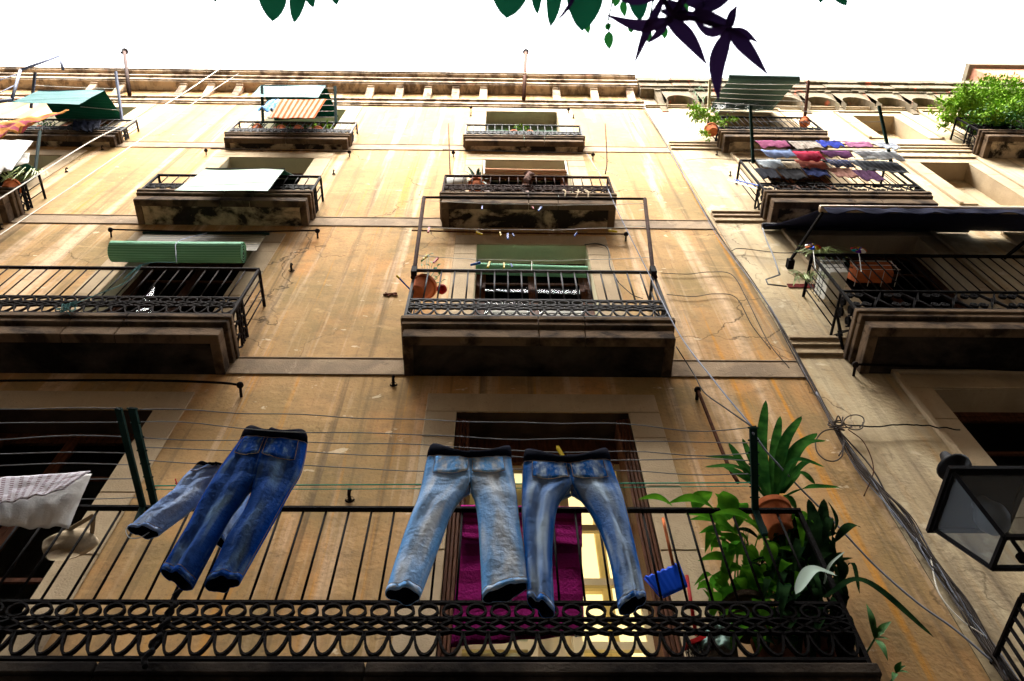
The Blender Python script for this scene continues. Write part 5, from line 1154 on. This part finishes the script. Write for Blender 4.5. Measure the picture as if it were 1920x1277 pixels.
cable([(1100, 287), (1135, 345), (1160, 400), (1215, 510), (1270, 620), (1340, 715), (1410, 800)], (.05, .35, .5, .52, .8, 1.2, 1.36), 'blue grey cable running down diagonally to the clothesline post', 'cable_blue', .006)
cable([(1412, 812), (1440, 850), (1500, 915), (1560, 975), (1640, 1060), (1720, 1130), (1790, 1180), (1860, 1240)], (1.36, .7, .4, .2, .08, .05, .05, .05), 'thin grey cable from the post down to the lower right', 'cable_blue', .008)
cable([(1240, 512), (1290, 514), (1330, 510), (1372, 515), (1400, 560), (1440, 640), (1480, 690)], .03, 'thin wire leaving the centre balcony rail, upper one', 'cable', .005)
cable([(1250, 552), (1300, 556), (1340, 551), (1380, 558), (1410, 610), (1445, 655)], .03, 'thin wire leaving the centre balcony band, lower one', 'cable', .005)
cable([(1268, 650), (1300, 700), (1320, 735), (1360, 765), (1410, 800)], (.1, .08, .4, .9, 1.36), 'dark curly wire from the centre balcony corner to the post', 'black', .006)
cable([(1372, 470), (1390, 466), (1460, 474), (1510, 473)], .05, 'short wire crossing the beige wall to the awning', 'cable', .006)
cable([(1287, 300), (1330, 297), (1400, 302)], .04, 'thin wire on the beige wall below the top balcony', 'cable', .005)
cable([(1096, 459), (1120, 457), (1140, 467), (1144, 500), (1160, 530)], .04, 'black wire looping beside the centre window', 'black', .007)
cable([(1160, 530), (1185, 552), (1205, 560)], .04, 'short black wire behind the centre railing', 'black', .005)
cable([(1100, 322), (1130, 320), (1160, 330)], .3, 'thin string from the awning to the rusty rod', 'line', .004)
cable([(1590, 805), (1620, 830), (1638, 880), (1620, 930)], .05, 'loose brown wire hanging right of the cable bundle', 'rust', .005)
cable([(1745, 1045), (1760, 1110), (1800, 1160), (1850, 1195)], .06, 'pale wire sagging away from the bundle, bottom right', 'cable_white', .005)
# long cables crossing the alley at top left
cable([(-60, 410), (60, 335), (180, 260), (310, 196), (408, 132), (470, 90)], (.7, .66, .6, .5, .45, .4), 'thick white cable crossing diagonally over the upper left', 'cable_white', .009, grp='cables crossing the upper left')
cable([(-60, 480), (120, 360), (240, 278), (365, 192), (455, 133), (500, 104)], (.5, .3, .2, .15, .3, .3), 'thin pale cable parallel below the thick white one', 'cable_white', .007, grp='cables crossing the upper left')
# metal frame at the top left corner
t = thing('metal_frame', at(40, 180, .6), 'grey blue tubular metal frame above the far left balcony', 'metal frame')
for seg in ([(-30, 195), (22, 187)], [(22, 187), (38, 132)], [(38, 132), (112, 104)], [(112, 104), (118, 130)], [(-30, 160), (30, 140)], [(-30, 188), (28, 160)]):
    MB().tube([at(x, y, .8) for x, y in seg], .03 if seg[0][1] not in (160, 188) else .012, 8).build('tube', 'grey_metal', t, smooth=True)
cable([(90, 135), (125, 112), (140, 120), (147, 131)], -.3, 'thin bent wires standing on the roof edge, upper left', 'cable_blue', .012, grp='cables crossing the upper left')
# roof pipes
for (x, y, x2, y2, out, lb, m_) in [(243, 178, 233, 97, .36, 'leaning rusty pipe with a broken top on the cornice, left', 'iron_red'), (982, 186, 986, 98, .30, 'upright rusty vent pipe with a flat cap on the cornice, centre', 'rust')]:
    p, q = at(x, y, out), at(x2, y2, out); t = thing('vent_pipe', p, lb, 'pipe', 'pipes on the cornice'); MB().tube([p, p.lerp(q, .5), q], .042, 8).build('pipe', m_, t, smooth=True)
    MB().lathe(q+Vector((0, 0, -.05)), [(.035, -.1), (.05, .0), (.085, .07), (.085, .10), (.001, .11)], 12).build('cap', 'iron', t)
t = thing('house', at(1900, 140, -2.2), 'red brown rooftop hut beyond the cornice at the right edge', 'building'); a, b = at(1868, 147, -2), at(1868, 126, -2)
MB().box(a.x, a.x+3, 2, 4, a.z-3, b.z-.3).build('wall', mat('red_brick', (.33, .15, .09), .9, 0, .3, 20, .3, 8), t); MB().box(a.x-.15, a.x+3.2, 1.85, 4.2, b.z-.299, b.z).build('roof', 'cornice_old', t)
# ------------------------------------------------------------------ street lantern, lower right
ob = .30; zb = at(1861, 1064, .78).z; cx = at(1861, 1064, .78).x+.12; cy = -(.78+.12)
lt = thing('street_lantern', (cx, cy, zb), 'black four sided street lantern with glass panes on the right', 'lantern')
def sq(h, z): return [Vector((cx-h, cy-h, z)), Vector((cx+h, cy-h, z)), Vector((cx+h, cy+h, z)), Vector((cx-h, cy+h, z))]
Hh = .46; lo = sq(.125, zb); hi = sq(.235, zb+Hh)
mb = MB()
for k in range(4): mb.beam(lo[k], lo[(k+1) % 4], .028); mb.beam(hi[k], hi[(k+1) % 4], .035); mb.beam(lo[k], hi[k], .026)
mb.build('frame', 'black', lt)
for k in range(4): mb = MB(); mb.add([lo[k], lo[(k+1) % 4], hi[(k+1) % 4], hi[k]], [(0, 1, 2, 3)]); mb.build('pane', 'glass_smoky', lt)
e = sq(.27, zb+Hh+.03); e2 = sq(.27, zb+Hh+.0); p2 = sq(.09, zb+Hh+.22); mb = MB(); mb.add(e2+e+p2, [(0,1,5,4),(1,2,6,5),(2,3,7,6),(3,0,4,7),(4,5,9,8),(5,6,10,9),(6,7,11,10),(7,4,8,11),(3,2,1,0)]); mb.build('roof', 'black', lt)
MB().lathe((cx, cy, zb+Hh+.20), [(.09, 0), (.06, .10), (.11, .13), (.115, .16), (.05, .22), (.03, .30), (.001, .32)], 20).build('chimney_cap', 'black', lt, smooth=True)
MB().lathe((cx, cy, zb+.20), [(.001, 0), (.07, .02), (.10, .08), (.10, .14), (.06, .22), (.05, .27)], 20).build('globe', mat('frosted_globe', (.16, .18, .20), .3), lt, smooth=True)
mb = MB(); mb.tube([(cx, cy, zb-.02), (cx+.35, cy+.1, zb-.05), (cx+.8, cy+.5, zb-.02), (cx+.95, -.02, zb)], .022, 8); mb.tube(catmull([(cx, cy, zb-.06), (cx+.3, cy+.25, zb-.35), (cx+.75, cy+.6, zb-.2), (cx+.95, -.02, zb-.55)], 6), .016, 8); mb.lathe((cx, cy, zb-.08), [(.001, 0), (.03, .02), (.03, .06)], 12)
mb.build('wall_bracket', 'iron_dark', lt, smooth=True)
# ------------------------------------------------------------------ plants hanging from the near side balcony, right above the camera
def rp(px, py, dist): return ray(px, py, dist)
hp = thing('hanging_plant', rp(1092, -260, 2.3), 'rounded green leaves of a hanging plant at the top edge', 'hanging plant', 'plants hanging into the top of the picture')
mb = MB(); V3 = Vector
for (x, y, x2, y2, w_, d_) in [(505,-32,511,41,46,2.2),(562,-40,551,44,27,2.2),(583,-20,588,15,20,2.25),(628,-25,631,10,22,2.25),(402,-14,403,4,20,2.2),(958,-45,950,35,62,2.1),(1010,-50,1008,28,22,2.1),(1038,-50,1032,51,28,2.1),(1094,-50,1091,59,62,2.05),(1190,-25,1200,40,34,2.1),(1568,-15,1588,11,18,2.3),(1535,-12,1538,6,16,2.3)]:
    up = (CAM-rp(x, y, d_)).normalized(); up = (up+V3((.25*sin(x), .2*cos(x), .1))).normalized(); oval(mb, rp(x, y, d_), rp(x2, y2, d_*.98), w_*d_/1545*1.05, up=up, curl=.08, n=10, pw=.62)
mb.build('foliage', 'hoya', hp, smooth=True)
mb = MB()
for (x, y, x2, y2, w_) in [(1142,58,1143,93,18),(1135,55,1146,44,12),(1100,40,1103,64,12),(1168,0,1172,32,14),(1214,50,1216,80,13),(1232,48,1236,62,10),(1248,50,1246,74,12),(1180,48,1186,62,10),(1280,0,1290,25,14),(1320,20,1300,40,14),(1158,-10,1152,14,14),(1345,5,1330,22,12),(1262,20,1275,45,14)]:
    up = (CAM-rp(x, y, 2.2)).normalized(); oval(mb, rp(x, y, 2.2), rp(x2, y2, 2.2), w_*2.2/1545, up=(up+V3((.2*sin(x), .1, 0))).normalized(), curl=.1, n=8, pw=.8)
mb.build('small_foliage', 'hoya_light', hp, smooth=True)
mb = MB()
for P in ([(505, -120), (506, -60), (505, -30)], [(1094, -150), (1096, -80), (1094, -48)], [(1150, -60), (1148, 0), (1140, 40), (1142, 60)], [(1240, -60), (1225, 0), (1215, 50)], [(958, -120), (960, -60), (958, -44)]): mb.tube(catmull([rp(x, y, 2.2) for x, y in P], 5), .0025, 5)
mb.build('stems', 'hoya_light', hp, smooth=True)
hq = thing('hanging_plant', rp(1300, -200, 1.7), 'dark purple pointed leaves of a trailing stem, top right of centre', 'hanging plant', 'plants hanging into the top of the picture')
mb = MB()
for P, w_ in [([(1262,36),(1200,48),(1131,26)], 26), ([(1246,-10),(1212,60),(1187,126)], 20), ([(1248,30),(1290,70),(1328,125)], 32), ([(1252,40),(1235,62),(1212,83)], 17), ([(1368,56),(1400,90),(1443,144)], 30), ([(1366,58),(1345,120),(1347,192)], 36), ([(1364,58),(1372,30),(1383,9)], 20),
              ([(1368,52),(1330,60),(1298,36)], 20), ([(1300,20),(1345,40),(1380,48)], 26), ([(1250,0),(1280,25),(1262,44)], 22), ([(1268,-20),(1310,5),(1342,-4)], 26), ([(1240,20),(1290,30),(1346,22)], 22), ([(1366,55),(1395,62),(1424,82)], 18), ([(1160,-5),(1200,0),(1250,-8)], 20), ([(1290,-15),(1265,20),(1240,24)], 18), ([(1085,-20),(1062,18),(1040,44)], 9), ([(1372,-12),(1330,10),(1290,12)], 26)]:
    Q = [rp(x, y, 1.7+.03*i) for i, (x, y) in enumerate(P)]; C3 = catmull(Q, 6); k = len(C3)-1; b0 = len(mb.v)
    for i, p in enumerate(C3):
        d = (C3[min(i+1, k)]-C3[max(i-1, 0)]).normalized(); s_ = d.cross((CAM-p).normalized()+V3((.15*sin(w_), .1, 0))).normalized(); nn = s_.cross(d); t = i/k; ww = w_*.86*1.7/1545/2*(sin(pi*min(1, t*.93+.07)**.8)**1.05 if t < 1 else 0.01)
        mb.v += [p-s_*ww+nn*ww*.25, p, p+s_*ww+nn*ww*.25]
    for i in range(k): a = b0+i*3; mb.f += [(a, a+1, a+4, a+3), (a+1, a+2, a+5, a+4)]
mb.build('foliage', 'purple_leaf', hq, smooth=True)
MB().tube(catmull([rp(1225, -120, 1.7), rp(1240, -20, 1.7), rp(1262, 25, 1.7), rp(1310, 38, 1.72), rp(1368, 56, 1.72)], 8), .005, 6).tube(catmull([rp(1262, -60, 1.7), rp(1275, 0, 1.7), rp(1262, 25, 1.7)], 5), .004, 6).build('stem', 'purple_leaf', hq, smooth=True)

# ------------------------------------------------------------------ small things still seen in the picture
P = catmull([at(342, 1095, .62), at(318, 1150, .60), at(292, 1200, .59), at(268, 1250, .60)], 10); mb = MB()
mb.tube([p+Vector((.012*sin(i*1.1), .006*cos(i*1.1), 0)) for i, p in enumerate(P)], [.017+.004*sin(i*2.1) for i in range(len(P))], 6)
tag(mb.build('iron_rod', 'iron_dark', smooth=True), 'rough twisted dark rod leaning across the scrolled band below the dark jeans', 'iron rod')
mb = MB(); c = at(733, 552, .012)
for (dx, dz, dx2, dz2, w_) in ((-.09, -.01, .07, .03, .022), (.0, .0, .05, .05, .016), (.0, 0, -.03, -.05, .016), (.02, .0, .08, -.03, .014), (-.03, 0, -.07, .045, .014)): mb.beam(c+Vector((dx, 0, dz)), c+Vector((dx2, 0, dz2)), w_, .01)
tag(mb.build('wall_ornament', 'old_clay'), 'small dark lizard shaped ornament on the wall left of the centre balcony', 'ornament')
f = cloth('plastic_film', at(1335, 196, .5), at(1462, 186, .55), at(1332, 212, .42), at(1440, 208, .42), 'film', 'crumpled clear plastic film caught below the grey green blind', 'plastic film', None, .06, 4, 12, ragged=.1)
for (x, y, x2, y2, o_, lb) in [(10, 1100, 345, 1104, .60, ''), ]: pass
tag(MB().tube(catmull([at(241, 985, .95), at(236, 996, .95), at(243, 1008, .95), at(262, 1008, .95), at(280, 998, .95)], 6), .003, 4).build('thread', 'hemthread'), 'loose white thread dangling from the short cut off jeans', 'thread')

peg(1050, 846, 1.16, 'yellow', 'yellow peg behind the waistband of the rightmost jeans', .3, 1.2)
peg(331, 906, .80, 'red', 'dark red peg on the green line beside the short jeans', .5, .9)
